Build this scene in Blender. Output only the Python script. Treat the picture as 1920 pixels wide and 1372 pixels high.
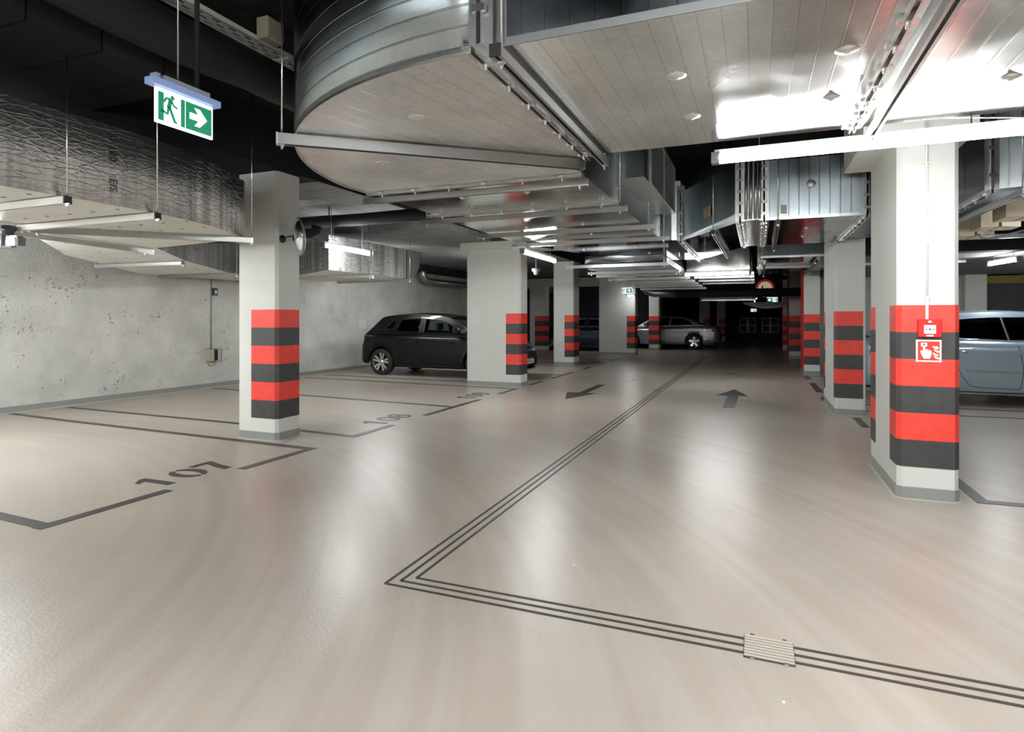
import bpy, bmesh, math, random
from math import sin, cos, pi, atan2, radians, sqrt, hypot
from mathutils import Vector, Matrix
from mathutils.geometry import tessellate_polygon

for o in list(bpy.data.objects):
    bpy.data.objects.remove(o)
SC = bpy.context.scene
COL = SC.collection
random.seed(7)

# ------------------------------------------------------------------ camera, world, exposure
cd = bpy.data.cameras.new('camera')
cam = bpy.data.objects.new('camera', cd)
COL.objects.link(cam)
FPX = 1137.0
cd.sensor_fit = 'HORIZONTAL'
cd.sensor_width = 36.0
cd.lens = 36.0 * FPX / 1920.0
cd.shift_x = 0.0
cd.shift_y = -(686.0 - 597.0) / 1920.0
cd.clip_start = 0.05
cd.clip_end = 200
cam.location = (0, 0, 1.35)
cam.rotation_euler = (radians(90), 0, atan2(460.0, FPX))
SC.camera = cam

w = bpy.data.worlds.new('world')
SC.world = w
w.use_nodes = True
w.node_tree.nodes['Background'].inputs[0].default_value = (0.6, 0.68, 0.8, 1)
w.node_tree.nodes['Background'].inputs[1].default_value = 0.0
SC.view_settings.view_transform = 'Standard'
SC.view_settings.look = 'None'
SC.view_settings.gamma = 1.0
SC.view_settings.use_curve_mapping = False
SC.view_settings.exposure = 2.2
try:
    SC.cycles.max_bounces = 8
    SC.cycles.diffuse_bounces = 5
    SC.cycles.glossy_bounces = 4
    SC.cycles.sample_clamp_indirect = 4.0
    SC.cycles.caustics_reflective = False
    SC.cycles.blur_glossy = 1.0
    SC.cycles.use_denoising = True
except Exception:
    pass
TUBE = 27.0          # strength of every fluorescent tube

# ------------------------------------------------------------------ materials
def S(c):
    """sRGB 0-255 -> linear"""
    return tuple((v / 255.0 / 12.92) if v / 255.0 <= 0.04045 else ((v / 255.0 + 0.055) / 1.055) ** 2.4 for v in c)

MATS = {}
def mat(name, rgb, rough=0.5, metal=0.0, spec=0.5, emit=0.0, coat=0.0, noise=0.0, nscale=6.0, bump=0.0, bscale=40.0, trans=0.0, alpha=1.0):
    if name in MATS:
        return MATS[name]
    m = bpy.data.materials.new(name)
    m.use_nodes = True
    nt = m.node_tree
    b = nt.nodes['Principled BSDF']
    c = tuple(rgb) + (1.0,)
    b.inputs['Base Color'].default_value = c
    b.inputs['Roughness'].default_value = rough
    b.inputs['Metallic'].default_value = metal
    b.inputs['Specular IOR Level'].default_value = spec
    b.inputs['Coat Weight'].default_value = coat
    b.inputs['Coat Roughness'].default_value = 0.04
    b.inputs['Transmission Weight'].default_value = trans
    b.inputs['Alpha'].default_value = alpha
    if emit:
        b.inputs['Emission Color'].default_value = c
        b.inputs['Emission Strength'].default_value = emit
    tc = nt.nodes.new('ShaderNodeTexCoord')
    if noise:
        n = nt.nodes.new('ShaderNodeTexNoise')
        n.inputs['Scale'].default_value = nscale
        n.inputs['Detail'].default_value = 5
        nt.links.new(tc.outputs['Object'], n.inputs['Vector'])
        r = nt.nodes.new('ShaderNodeValToRGB')
        r.color_ramp.elements[0].position = 0.3
        r.color_ramp.elements[1].position = 0.72
        r.color_ramp.elements[0].color = tuple(v * (1 - noise) for v in rgb) + (1,)
        r.color_ramp.elements[1].color = tuple(min(1, v * (1 + noise * .6)) for v in rgb) + (1,)
        nt.links.new(n.outputs['Fac'], r.inputs[0])
        nt.links.new(r.outputs[0], b.inputs['Base Color'])
    if bump:
        n2 = nt.nodes.new('ShaderNodeTexNoise')
        n2.inputs['Scale'].default_value = bscale
        n2.inputs['Detail'].default_value = 4
        nt.links.new(tc.outputs['Object'], n2.inputs['Vector'])
        bp = nt.nodes.new('ShaderNodeBump')
        bp.inputs['Strength'].default_value = bump
        bp.inputs['Distance'].default_value = 0.01
        nt.links.new(n2.outputs['Fac'], bp.inputs['Height'])
        nt.links.new(bp.outputs[0], b.inputs['Normal'])
    MATS[name] = m
    return m

class G:
    """small node helper"""
    def __init__(s, m):
        s.nt = m.node_tree
        s.b = s.nt.nodes['Principled BSDF']
        s.tc = s.nt.nodes.new('ShaderNodeTexCoord')
    def n(s, t, **kw):
        x = s.nt.nodes.new(t)
        for k, v in kw.items():
            if k.startswith('i_'):
                x.inputs[k[2:].replace('_', ' ')].default_value = v
            else:
                setattr(x, k, v)
        return x
    def l(s, a, b_):
        s.nt.links.new(a, b_)
    def math(s, op, a, b_=None, c=None):
        x = s.nt.nodes.new('ShaderNodeMath'); x.operation = op
        for i, v in enumerate((a, b_, c)):
            if v is None: continue
            if isinstance(v, (int, float)): x.inputs[i].default_value = v
            else: s.l(v, x.inputs[i])
        return x.outputs[0]
    def ramp(s, fac, *els):
        r = s.nt.nodes.new('ShaderNodeValToRGB')
        cr = r.color_ramp
        while len(cr.elements) < len(els): cr.elements.new(0.5)
        for e, (p, c) in zip(cr.elements, els):
            e.position = p
            e.color = (c, c, c, 1) if isinstance(c, (int, float)) else tuple(c) + (1,)
        s.l(fac, r.inputs[0])
        return r.outputs[0]
    def mix(s, fac, a, b_):
        x = s.nt.nodes.new('ShaderNodeMix'); x.data_type = 'RGBA'
        for v, sock in ((fac, x.inputs[0]), (a, x.inputs[6]), (b_, x.inputs[7])):
            if isinstance(v, (int, float)): sock.default_value = v
            elif isinstance(v, tuple): sock.default_value = v + (1,)
            else: s.l(v, sock)
        return x.outputs[2]

def base(name, rgb, rough, metal=0.0):
    m = bpy.data.materials.new(name); m.use_nodes = True
    b = m.node_tree.nodes['Principled BSDF']
    b.inputs['Base Color'].default_value = tuple(rgb) + (1,)
    b.inputs['Roughness'].default_value = rough
    b.inputs['Metallic'].default_value = metal
    MATS[name] = m
    return m, G(m)

def beck(g, col, rough, normal, diff=0.0):
    gl = g.n('ShaderNodeBsdfAnisotropic'); gl.distribution = 'BECKMANN'
    for v, k in ((col, 'Color'), (rough, 'Roughness'), (normal, 'Normal')):
        if hasattr(v, 'is_output'): g.l(v, gl.inputs[k])
        else: gl.inputs[k].default_value = v
    out = g.nt.nodes['Material Output']
    if diff:
        df = g.n('ShaderNodeBsdfDiffuse'); df.inputs[0].default_value = (.8, .8, .79, 1); g.l(normal, df.inputs['Normal'])
        mx = g.n('ShaderNodeMixShader'); mx.inputs[0].default_value = diff
        g.l(gl.outputs[0], mx.inputs[1]); g.l(df.outputs[0], mx.inputs[2]); g.l(mx.outputs[0], out.inputs['Surface'])
    else:
        g.l(gl.outputs[0], out.inputs['Surface'])
    g.nt.nodes.remove(g.b)

def metal_sheet(name, rgb, rough, axis=None, pitch=0.11, depth=0.6, ridge=0.22):
    """galvanised sheet with spangle, faint stains and pressed seams running across the given axis"""
    m, g = base(name, rgb, rough, 1.0)
    co = g.tc.outputs['Object']
    n = g.n('ShaderNodeTexNoise', i_Scale=2.2, i_Detail=4.0)
    g.l(co, n.inputs['Vector'])
    v = g.n('ShaderNodeTexVoronoi', i_Scale=60.0)
    g.l(co, v.inputs['Vector'])
    f = g.ramp(n.outputs['Fac'], (0.3, 0.86), (0.7, 1.1))
    f2 = g.ramp(v.outputs['Color'], (0.0, 0.93), (1.0, 1.05))
    mm = g.math('MULTIPLY', f, f2)
    x = g.n('ShaderNodeVectorMath', operation='SCALE'); x.inputs[0].default_value = rgb
    g.l(mm, x.inputs['Scale'])
    rr = g.ramp(n.outputs['Fac'], (0.25, rough * 0.8), (0.75, rough * 1.25))
    col = x.outputs[0]
    bp = g.n('ShaderNodeBump', i_Strength=depth, i_Distance=0.005)
    n3 = g.n('ShaderNodeTexNoise', i_Scale=1.1, i_Detail=0.0)
    g.l(co, n3.inputs['Vector'])
    h = g.math('MULTIPLY', n3.outputs['Fac'], 0.8)
    if axis is not None:
        sx = g.n('ShaderNodeSeparateXYZ'); g.l(co, sx.inputs[0])
        if axis == 'D':
            a = g.math('ADD', g.math('MULTIPLY', sx.outputs[0], 0.985), g.math('MULTIPLY', sx.outputs[1], -0.174))
        else:
            a = sx.outputs['XYZ'.index(axis)]
        fr = g.math('FRACT', g.math('DIVIDE', g.math('ADD', a, 50.0), pitch))
        d = g.math('ABSOLUTE', g.math('SUBTRACT', fr, 0.5))
        line = g.ramp(d, (0.0, 1.0), (0.028, 1.0), (0.06, 0.0), (1.0, 0.0))
        h = g.math('ADD', h, g.math('MULTIPLY', line, ridge))
        dk = g.ramp(d, (0.0, 0.74), (0.018, 0.8), (0.03, 1.0), (1.0, 1.0))
        y = g.n('ShaderNodeVectorMath', operation='SCALE')
        g.l(col, y.inputs[0]); g.l(dk, y.inputs['Scale'])
        col = y.outputs[0]
    g.l(h, bp.inputs['Height'])
    beck(g, col, rr, bp.outputs[0])
    return m

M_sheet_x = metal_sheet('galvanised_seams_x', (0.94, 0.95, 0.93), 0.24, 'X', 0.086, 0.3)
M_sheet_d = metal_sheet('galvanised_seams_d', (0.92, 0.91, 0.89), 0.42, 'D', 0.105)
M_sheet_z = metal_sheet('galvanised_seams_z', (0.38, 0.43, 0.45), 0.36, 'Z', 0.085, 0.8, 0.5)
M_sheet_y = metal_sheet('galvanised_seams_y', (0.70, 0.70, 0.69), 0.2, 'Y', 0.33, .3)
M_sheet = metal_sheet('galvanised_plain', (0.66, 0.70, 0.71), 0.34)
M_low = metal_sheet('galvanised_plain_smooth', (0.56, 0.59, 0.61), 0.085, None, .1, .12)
M_low_x = metal_sheet('galvanised_smooth_ribs', (0.60, 0.63, 0.65), 0.13, 'X', .1, .2)
M_disc = mat('pressed_disc', (.8, .8, .78), .5, 1.0)
M_galv = mat('galvanised_profile', (0.62, 0.63, 0.62), 0.34, 1.0, noise=0.12, nscale=9)
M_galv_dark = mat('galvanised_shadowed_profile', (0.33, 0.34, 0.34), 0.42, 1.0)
M_rail = mat('strut_channel', (0.48, 0.49, 0.48), 0.36, 1.0)
M_zinc = mat('bright_zinc', (0.82, 0.82, 0.80), 0.25, 1.0)

def foil_mat():
    m, g = base('aluminium_foil_wrap', (0.75, 0.74, 0.71), 0.16, 1.0)
    co = g.tc.outputs['Object']
    def mapped(sc, **kw):
        mp = g.n('ShaderNodeMapping'); mp.inputs['Scale'].default_value = sc
        g.l(co, mp.inputs['Vector'])
        n = g.n('ShaderNodeTexNoise', **kw); g.l(mp.outputs[0], n.inputs['Vector'])
        return n.outputs['Fac']
    lines = mapped((1.0, 1.0, 22.0), i_Scale=1.6, i_Detail=3.0)        # long lengthwise creases
    crink = mapped((1.0, 1.0, 2.2), i_Scale=30.0, i_Detail=5.0, i_Roughness=0.6)
    bands = mapped((7.0, 7.0, 0.4), i_Scale=1.3, i_Detail=3.0)         # upright wraps, reused below for painted strips of reflected light
    patch = mapped((1.0, 1.0, 1.0), i_Scale=1.7, i_Detail=2.0)
    amp = g.ramp(patch, (0.35, 0.35), (0.65, 1.0))
    mpv = g.n('ShaderNodeMapping'); mpv.inputs['Scale'].default_value = (6.0, 6.0, 26.0)
    wv = g.n('ShaderNodeVectorMath', operation='ADD')
    nz = g.n('ShaderNodeTexNoise', i_Scale=7.0, i_Detail=4.0); g.l(co, nz.inputs['Vector'])
    sc = g.n('ShaderNodeVectorMath', operation='SCALE'); sc.inputs['Scale'].default_value = 0.022; g.l(nz.outputs['Color'], sc.inputs[0])
    g.l(co, wv.inputs[0]); g.l(sc.outputs[0], wv.inputs[1]); g.l(wv.outputs[0], mpv.inputs['Vector'])
    vo = g.n('ShaderNodeTexVoronoi', i_Scale=1.0); vo.feature = 'DISTANCE_TO_EDGE'; g.l(mpv.outputs[0], vo.inputs['Vector'])
    crease = g.ramp(vo.outputs['Distance'], (0.0, 1.0), (0.05, 0.25), (0.12, 0.0))
    h = g.math('ADD', g.math('MULTIPLY', lines, 0.22), g.math('MULTIPLY', bands, 0.55))
    h = g.math('ADD', h, g.math('MULTIPLY', crease, g.math('MULTIPLY', amp, 0.26)))
    h = g.math('ADD', h, g.math('MULTIPLY', g.math('MULTIPLY', crink, amp), 0.7))
    bp = g.n('ShaderNodeBump', i_Strength=1.0, i_Distance=0.016)
    g.l(h, bp.inputs['Height'])
    col = g.mix(g.ramp(bands, (0.35, 0.0), (0.65, 1.0)), (0.42, 0.42, 0.42), (0.80, 0.80, 0.79))  # bright upright strips: reflected light painted into the foil colour
    beck(g, col, 0.12, bp.outputs[0], 0.10)
    return m
M_foil = foil_mat()
M_board = mat('calcium_silicate_board', S((226, 227, 221)), 0.45, 0.0, noise=0.1, nscale=3, bump=0.15, bscale=12)

def floor_mat():
    m, g = base('epoxy_floor', S((180, 170, 162)), 0.3)
    co = g.tc.outputs['Object']
    n = g.n('ShaderNodeTexNoise', i_Scale=0.55, i_Detail=6.0, i_Roughness=0.6)
    g.l(co, n.inputs['Vector'])
    # curved tyre tracks: streaks along circles round the turning centre
    sx = g.n('ShaderNodeSeparateXYZ'); g.l(co, sx.inputs[0])
    dx = g.math('ADD', sx.outputs[0], 7.2); dy = g.math('ADD', sx.outputs[1], 0.6)
    rad = g.math('SQRT', g.math('ADD', g.math('MULTIPLY', dx, dx), g.math('MULTIPLY', dy, dy)))
    cx = g.n('ShaderNodeCombineXYZ')
    g.l(g.math('MULTIPLY', rad, 9.0), cx.inputs[0])
    g.l(g.math('MULTIPLY', sx.outputs[1], 0.25), cx.inputs[1])
    n2 = g.n('ShaderNodeTexNoise', i_Scale=1.0, i_Detail=2.5, i_Roughness=0.5)
    g.l(cx.outputs[0], n2.inputs['Vector'])
    track = g.ramp(n2.outputs['Fac'], (0.38, 0.0), (0.62, 1.0))
    mask = g.ramp(rad, (0.0, 0.0), (1.0, 1.0))
    mk = g.n('ShaderNodeMapRange'); mk.inputs['From Min'].default_value = 3.6; mk.inputs['From Max'].default_value = 5.6
    g.l(rad, mk.inputs['Value'])
    c1 = g.mix(g.ramp(n.outputs['Fac'], (0.3, 0.0), (0.7, 1.0)), S((168, 160, 152)), S((190, 180, 168)))
    tan = g.mix(g.math('MULTIPLY', g.math('MULTIPLY', track, mk.outputs[0]), 0.30), c1, S((150, 132, 112)))
    n4 = g.n('ShaderNodeTexNoise', i_Scale=90.0, i_Detail=2.0)
    g.l(co, n4.inputs['Vector'])
    fine = g.mix(g.math('MULTIPLY', g.ramp(n4.outputs['Fac'], (0.45, 0.0), (0.75, 1.0)), 0.12), tan, S((205, 198, 190)))
    g.l(fine, g.b.inputs['Base Color'])
    g.l(g.ramp(n.outputs['Fac'], (0.3, 0.27), (0.7, 0.36)), g.b.inputs['Roughness'])
    g.b.inputs['Specular IOR Level'].default_value = 0.5
    n3 = g.n('ShaderNodeTexNoise', i_Scale=55.0, i_Detail=3.0)
    g.l(co, n3.inputs['Vector'])
    n5 = g.n('ShaderNodeTexNoise', i_Scale=2.0, i_Detail=2.0)
    g.l(co, n5.inputs['Vector'])
    bp = g.n('ShaderNodeBump', i_Strength=0.13, i_Distance=0.01)
    g.l(g.math('ADD', n3.outputs['Fac'], g.math('MULTIPLY', n5.outputs['Fac'], 3.0)), bp.inputs['Height'])
    g.l(bp.outputs[0], g.b.inputs['Normal'])
    return m
M_floor = floor_mat()

def rough_wall(name, c, pits=1.0, stain=0.12):
    m, g = base(name, c, 0.8)
    co = g.tc.outputs['Object']
    n = g.n('ShaderNodeTexNoise', i_Scale=1.1, i_Detail=8.0, i_Roughness=0.65); g.l(co, n.inputs['Vector'])
    n2 = g.n('ShaderNodeTexNoise', i_Scale=15.0, i_Detail=7.0, i_Roughness=0.72); g.l(co, n2.inputs['Vector'])
    n3 = g.n('ShaderNodeTexNoise', i_Scale=2.0, i_Detail=2.0); g.l(co, n3.inputs['Vector'])
    clus = g.ramp(n3.outputs['Fac'], (0.42, 0.0), (0.60, 1.0))
    pit = g.math('MULTIPLY', g.ramp(n2.outputs['Fac'], (0.60, 0.0), (0.68, 1.0)), clus)
    dark = tuple(v * (1 - stain) for v in c); light = tuple(min(1, v * (1 + stain * .5)) for v in c)
    c1 = g.mix(g.ramp(n.outputs['Fac'], (0.3, 0.0), (0.65, 1.0)), dark, light)
    c2 = g.mix(g.math('MULTIPLY', pit, 0.4 * pits), c1, tuple(v * 0.5 for v in c))
    g.l(c2, g.b.inputs['Base Color'])
    bp = g.n('ShaderNodeBump', i_Strength=0.5 * pits, i_Distance=0.02)
    g.l(g.math('SUBTRACT', n2.outputs['Fac'], g.math('MULTIPLY', pit, 0.8)), bp.inputs['Height'])
    g.l(bp.outputs[0], g.b.inputs['Normal'])
    return m
M_wall = rough_wall('rough_painted_concrete', S((210, 210, 205)), 2.4, 0.24)
M_wall2 = rough_wall('concrete_grey', S((170, 172, 172)), 0.4, 0.1)
M_col = rough_wall('painted_column_concrete', S((206, 207, 202)), 0.22, 0.05)
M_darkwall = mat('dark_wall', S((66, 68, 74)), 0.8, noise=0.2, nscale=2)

def ceiling_mat(name='black_wood_wool_board', k=1.0):
    m, g = base(name, S((38, 38, 40)), 0.95)
    g.b.inputs['Specular IOR Level'].default_value = 0.1
    co = g.tc.outputs['Object']
    br = g.n('ShaderNodeTexBrick', i_Scale=1.0)
    br.inputs['Mortar Size'].default_value = 0.006
    br.inputs['Brick Width'].default_value = 1.6
    br.inputs['Row Height'].default_value = 0.42
    br.inputs['Color1'].default_value = S(tuple(min(255, v * k) for v in (43, 43, 43))) + (1,)
    br.inputs['Color2'].default_value = S(tuple(min(255, v * k) for v in (38, 38, 38))) + (1,)
    br.inputs['Mortar'].default_value = S(tuple(min(255, v * k) for v in (14, 14, 15))) + (1,)
    g.l(co, br.inputs['Vector'])
    g.l(br.outputs['Color'], g.b.inputs['Base Color'])
    n = g.n('ShaderNodeTexNoise', i_Scale=80.0, i_Detail=3.0); g.l(co, n.inputs['Vector'])
    bp = g.n('ShaderNodeBump', i_Strength=0.5, i_Distance=0.01)
    g.l(n.outputs['Fac'], bp.inputs['Height']); g.l(bp.outputs[0], g.b.inputs['Normal'])
    return m
M_ceil = ceiling_mat()
M_ceil_lit = ceiling_mat('lamplit_wood_wool_board', 3.0)  # lamplit copy of the same board: light painted as a paler colour
M_black = mat('black_paint', S((30, 31, 34)), 0.85, spec=0.2)
M_beamgrey = mat('charcoal_beam_paint', S((42, 42, 45)), 0.85, spec=0.2)
M_lag = mat('black_pipe_lagging', S((30, 31, 35)), 0.7, spec=0.3, bump=0.6, bscale=7)
M_skirt = mat('grey_skirting_coat', S((140, 143, 140)), 0.4, noise=0.06)
M_joint = mat('sealant_line', S((196, 190, 178)), 0.5)
M_mark = mat('charcoal_floor_paint', S((66, 64, 64)), 0.38, noise=0.1, nscale=12)
M_groove = mat('drain_slot_dark', S((52, 46, 42)), 0.5)
M_steel = mat('brushed_steel', (0.60, 0.57, 0.54), 0.35, 1.0)
M_white = mat('white_plastic', S((225, 226, 224)), 0.4)
M_grey = mat('grey_plastic', S((120, 122, 126)), 0.45)
M_blackpl = mat('black_plastic', S((22, 22, 24)), 0.45)
M_cap = mat('black_end_cap', S((24, 24, 30)), 0.5)
M_tube = mat('lamp_diffuser_lit', (0.965, 0.985, 0.975), 0.4, emit=TUBE)
M_red = mat('signal_red_paint', S((222, 50, 42)), 0.5)
M_red_gloss = mat('red_plastic', S((206, 26, 28)), 0.3)
M_wood = mat('light_plywood', S((236, 222, 198)), 0.6, noise=0.1, nscale=5)
M_woodedge = mat('plywood_edge', S((166, 128, 92)), 0.7)
M_orange = mat('red_orange_collar', S((226, 78, 48)), 0.45)
M_wool = mat('yellow_insulation_wool', S((140, 128, 66)), 0.95, noise=0.35, nscale=30, bump=0.6, bscale=50)
M_mirror = mat('mirror_glass', (0.85, 0.87, 0.9), 0.03, 1.0)

def band_mat():
    """alternating red / charcoal bands painted round the columns, by height"""
    m, g = base('warning_bands', (1, 0, 0), 0.5)
    sx = g.n('ShaderNodeSeparateXYZ'); g.l(g.tc.outputs['Object'], sx.inputs[0])
    t = g.math('DIVIDE', g.math('SUBTRACT', sx.outputs[2], 0.24), 0.2017 * 2)
    fr = g.math('FRACT', g.math('ADD', t, 8.0))
    k = g.math('GREATER_THAN', fr, 0.5)
    n = g.n('ShaderNodeTexNoise', i_Scale=14.0, i_Detail=6.0); g.l(g.tc.outputs['Object'], n.inputs['Vector'])
    red = g.mix(g.ramp(n.outputs['Fac'], (0.3, 0.0), (0.7, 1.0)), S((226, 58, 46)), S((236, 70, 56)))
    blk = g.mix(g.ramp(n.outputs['Fac'], (0.3, 0.0), (0.7, 1.0)), S((54, 54, 55)), S((64, 64, 65)))
    g.l(g.mix(k, blk, red), g.b.inputs['Base Color'])
    return m
M_band = band_mat()

# ------------------------------------------------------------------ mesh helpers
class MB:
    def __init__(s):
        s.v = []; s.f = []; s.mi = []; s.sm = []
    def add(s, vs, fs, mi=0, smooth=False):
        o = len(s.v)
        s.v += [tuple(v) for v in vs]
        for f in fs:
            s.f.append(tuple(i + o for i in f)); s.mi.append(mi); s.sm.append(smooth)
        return s
    def box(s, a, b, mi=0):
        x0, y0, z0 = a; x1, y1, z1 = b
        return s.add([(x0, y0, z0), (x1, y0, z0), (x1, y1, z0), (x0, y1, z0), (x0, y0, z1), (x1, y0, z1), (x1, y1, z1), (x0, y1, z1)],
                     [(0, 3, 2, 1), (4, 5, 6, 7), (0, 1, 5, 4), (1, 2, 6, 5), (2, 3, 7, 6), (3, 0, 4, 7)], mi)
    def bar(s, p, q, wd, ht, mi=0, up=(0, 0, 1)):
        """rectangular bar from p to q, width wd sideways and height ht (centred)"""
        p = Vector(p); q = Vector(q); d = (q - p).normalized()
        u = Vector(up)
        if abs(d.dot(u)) > 0.95: u = Vector((1, 0, 0))
        sd = d.cross(u).normalized(); u = sd.cross(d).normalized()
        vs = []
        for c in (p, q):
            for a, b in ((-1, -1), (1, -1), (1, 1), (-1, 1)):
                vs.append(c + sd * a * wd / 2 + u * b * ht / 2)
        return s.add(vs, [(0, 1, 2, 3), (7, 6, 5, 4), (0, 4, 5, 1), (1, 5, 6, 2), (2, 6, 7, 3), (3, 7, 4, 0)], mi)
    def prism(s, pts, z0, z1, mi=0, mside=None, smooth_side=False):
        n = len(pts)
        tri = tessellate_polygon([[Vector((x, y, 0)) for x, y in pts]])
        vs = [(x, y, z0) for x, y in pts] + [(x, y, z1) for x, y in pts]
        area = sum(pts[i][0] * pts[(i + 1) % n][1] - pts[(i + 1) % n][0] * pts[i][1] for i in range(n))
        def orient(t):
            a, b, c = [pts[i] for i in t]
            cr = (b[0] - a[0]) * (c[1] - a[1]) - (b[1] - a[1]) * (c[0] - a[0])
            return t if cr > 0 else (t[0], t[2], t[1])
        up = [orient(t) for t in tri]
        s.add(vs, [(t[0], t[2], t[1]) for t in up] + [tuple(i + n for i in t) for t in up], mi)
        sd = [(i, (i + 1) % n, (i + 1) % n + n, i + n) for i in range(n)]
        if area < 0: sd = [f[::-1] for f in sd]
        return s.add(vs, sd, mi if mside is None else mside, smooth_side)
    def tube(s, pts, r, n=10, mi=0, caps=True, smooth=True):
        pts = [Vector(p) for p in pts]
        rr = r if isinstance(r, (list, tuple)) else [r] * len(pts)
        vs = []
        prev = None
        for i, p in enumerate(pts):
            d = (pts[min(i + 1, len(pts) - 1)] - pts[max(i - 1, 0)]).normalized()
            if prev is None:
                u = Vector((0, 0, 1)) if abs(d.z) < 0.9 else Vector((1, 0, 0))
                a = d.cross(u).normalized()
            else:
                a = (prev - d * prev.dot(d)).normalized()
            prev = a
            b = d.cross(a)
            for k in range(n):
                t = 2 * pi * k / n
                vs.append(p + a * cos(t) * rr[i] + b * sin(t) * rr[i])
        fs = []
        for i in range(len(pts) - 1):
            for k in range(n):
                fs.append((i * n + k, (i + 1) * n + k, (i + 1) * n + (k + 1) % n, i * n + (k + 1) % n))
        s.add(vs, fs, mi, smooth)
        if caps:
            m = len(pts)
            s.add(vs[:n], [tuple(range(n))], mi); s.add(vs[-n:], [tuple(range(n - 1, -1, -1))], mi)
        return s
    def lathe(s, prof, c, axis='z', n=24, mi=0, smooth=True, a0=0, a1=2 * pi):
        """prof: (r, h) pairs; axis direction h"""
        c = Vector(c); full = abs(a1 - a0 - 2 * pi) < 1e-6
        m = n if full else n + 1
        vs = []
        for r, h in prof:
            for k in range(m):
                t = a0 + (a1 - a0) * k / n
                x, y = r * cos(t), r * sin(t)
                p = {'z': (x, y, h), 'y': (x, h, y), 'x': (h, x, y)}[axis]
                vs.append(c + Vector(p))
        fs = []
        for i in range(len(prof) - 1):
            for k in range(n if full else n):
                k2 = (k + 1) % m
                fs.append((i * m + k, i * m + k2, (i + 1) * m + k2, (i + 1) * m + k))
        return s.add(vs, fs, mi, smooth)
    def build(s, name, mats, parent=None, label=None, cat=None, group=None, kind=None, bevel=0, xf=None):
        me = bpy.data.meshes.new(name)
        vs = s.v
        if xf is not None: vs = [tuple(xf @ Vector(v)) for v in vs]
        elif parent is not None and parent.get('_o'):
            ox, oy, oz = parent['_o']; vs = [(a - ox, b - oy, c - oz) for a, b, c in vs]
        me.from_pydata(vs, [], s.f)
        if not isinstance(mats, (list, tuple)): mats = [mats]
        for m in mats: me.materials.append(m)
        me.polygons.foreach_set('material_index', s.mi)
        me.polygons.foreach_set('use_smooth', s.sm)
        bm = bmesh.new(); bm.from_mesh(me)
        bmesh.ops.remove_doubles(bm, verts=bm.verts, dist=1e-5)
        bmesh.ops.recalc_face_normals(bm, faces=bm.faces)
        bm.to_mesh(me); bm.free()
        me.update()
        o = bpy.data.objects.new(name, me)
        COL.objects.link(o)
        if parent is not None: o.parent = parent
        if bevel:
            b = o.modifiers.new('bevel', 'BEVEL'); b.width = bevel; b.segments = 2; b.limit_method = 'ANGLE'
        tag(o, label, cat, group, kind)
        return o

def tag(o, label=None, cat=None, group=None, kind=None):
    if label: o['label'] = label
    if cat: o['category'] = cat
    if group: o['group'] = group
    if kind: o['kind'] = kind
    return o

def empty(name, loc, label, cat, group=None, rz=0.0, world=True):
    """Empty at a thing's base; parts are given in world coordinates when world is True (no rotation)"""
    o = bpy.data.objects.new(name, None); COL.objects.link(o)
    o.empty_display_size = 0.1
    o.location = loc; o.rotation_euler = (0, 0, rz)
    if world: o['_o'] = tuple(loc)
    return tag(o, label, cat, group)

def struct(name, mb, m, label=None, parent=None):
    return mb.build(name, m, parent, label=label, kind='structure')

# ------------------------------------------------------------------ room shell
XL, XR, YB, YF = -9.9, 9.0, -6.0, 56.0
ZC, ZB = 3.6, 3.0
struct('floor', MB().box((XL - .3, YB - .3, -0.2), (XR + .3, YF + .3, 0)), M_floor, 'pale beige glossy resin floor of the garage')
struct('ceiling', MB().box((XL - .3, YB - .3, ZC), (XR + .3, YF + .3, ZC + .2)), M_ceil, 'black board ceiling above the aisle')
struct('wall_left', MB().box((XL - .25, YB, 0), (XL, YF, ZC)), M_wall, 'rough off-white concrete wall behind the left bays')
struct('wall_right', MB().box((XR, YB, 0), (XR + .25, YF, ZC)), M_wall2)
struct('wall_rear', MB().box((XL, YB - .25, 0), (XR, YB, ZC)), M_wall2)
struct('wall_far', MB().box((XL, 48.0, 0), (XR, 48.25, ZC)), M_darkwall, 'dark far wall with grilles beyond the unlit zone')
struct('baseboard_left', MB().box((XL, YB, 0), (XL + .012, 48, 0.09)), M_skirt, 'grey painted skirting along the left wall')
struct('trim_1', MB().box((XL + .012, YB, 0.0), (XL + .04, 48, 0.006)), M_joint)
# lowered ceiling over the left bays: underside at 3.0, its right face forms the black downstand beside the aisle
struct('ceiling_mid', MB().box((XL, 3.2, ZB), (-4.91, 5.9, ZC)), M_ceil)  # same ceiling in the darker board copy, its shade kept in the colour
struct('ceiling_bays', MB().box((XL, 5.9, ZB), (-4.91, 23.0, ZC)), M_ceil_lit, 'lower black board ceiling over the left bays, lamplight in its colour')
struct('ceiling_near', MB().box((XL, YB, ZB), (-3.75, 3.2, ZC)), M_ceil)
struct('ceiling_right', MB().box((1.45, 11.3, 2.36), (XR, 17.0, ZC)), mat('grey_soffit', S((120, 121, 124)), 0.8, noise=0.1), 'grey soffit over the right bays')
struct('ceiling_beam', MB().box((1.45, 11.0, 2.36), (XR, 11.3, ZC)), M_beamgrey)
struct('ceiling_far', MB().box((XL, 23.0, 2.98), (XR, 48.0, ZC)), M_black)
struct('trim_3', MB().box((-4.91, 3.2, ZB - .0), (-4.895, 23.0, ZC)), M_black, 'black downstand face along the aisle')
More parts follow.
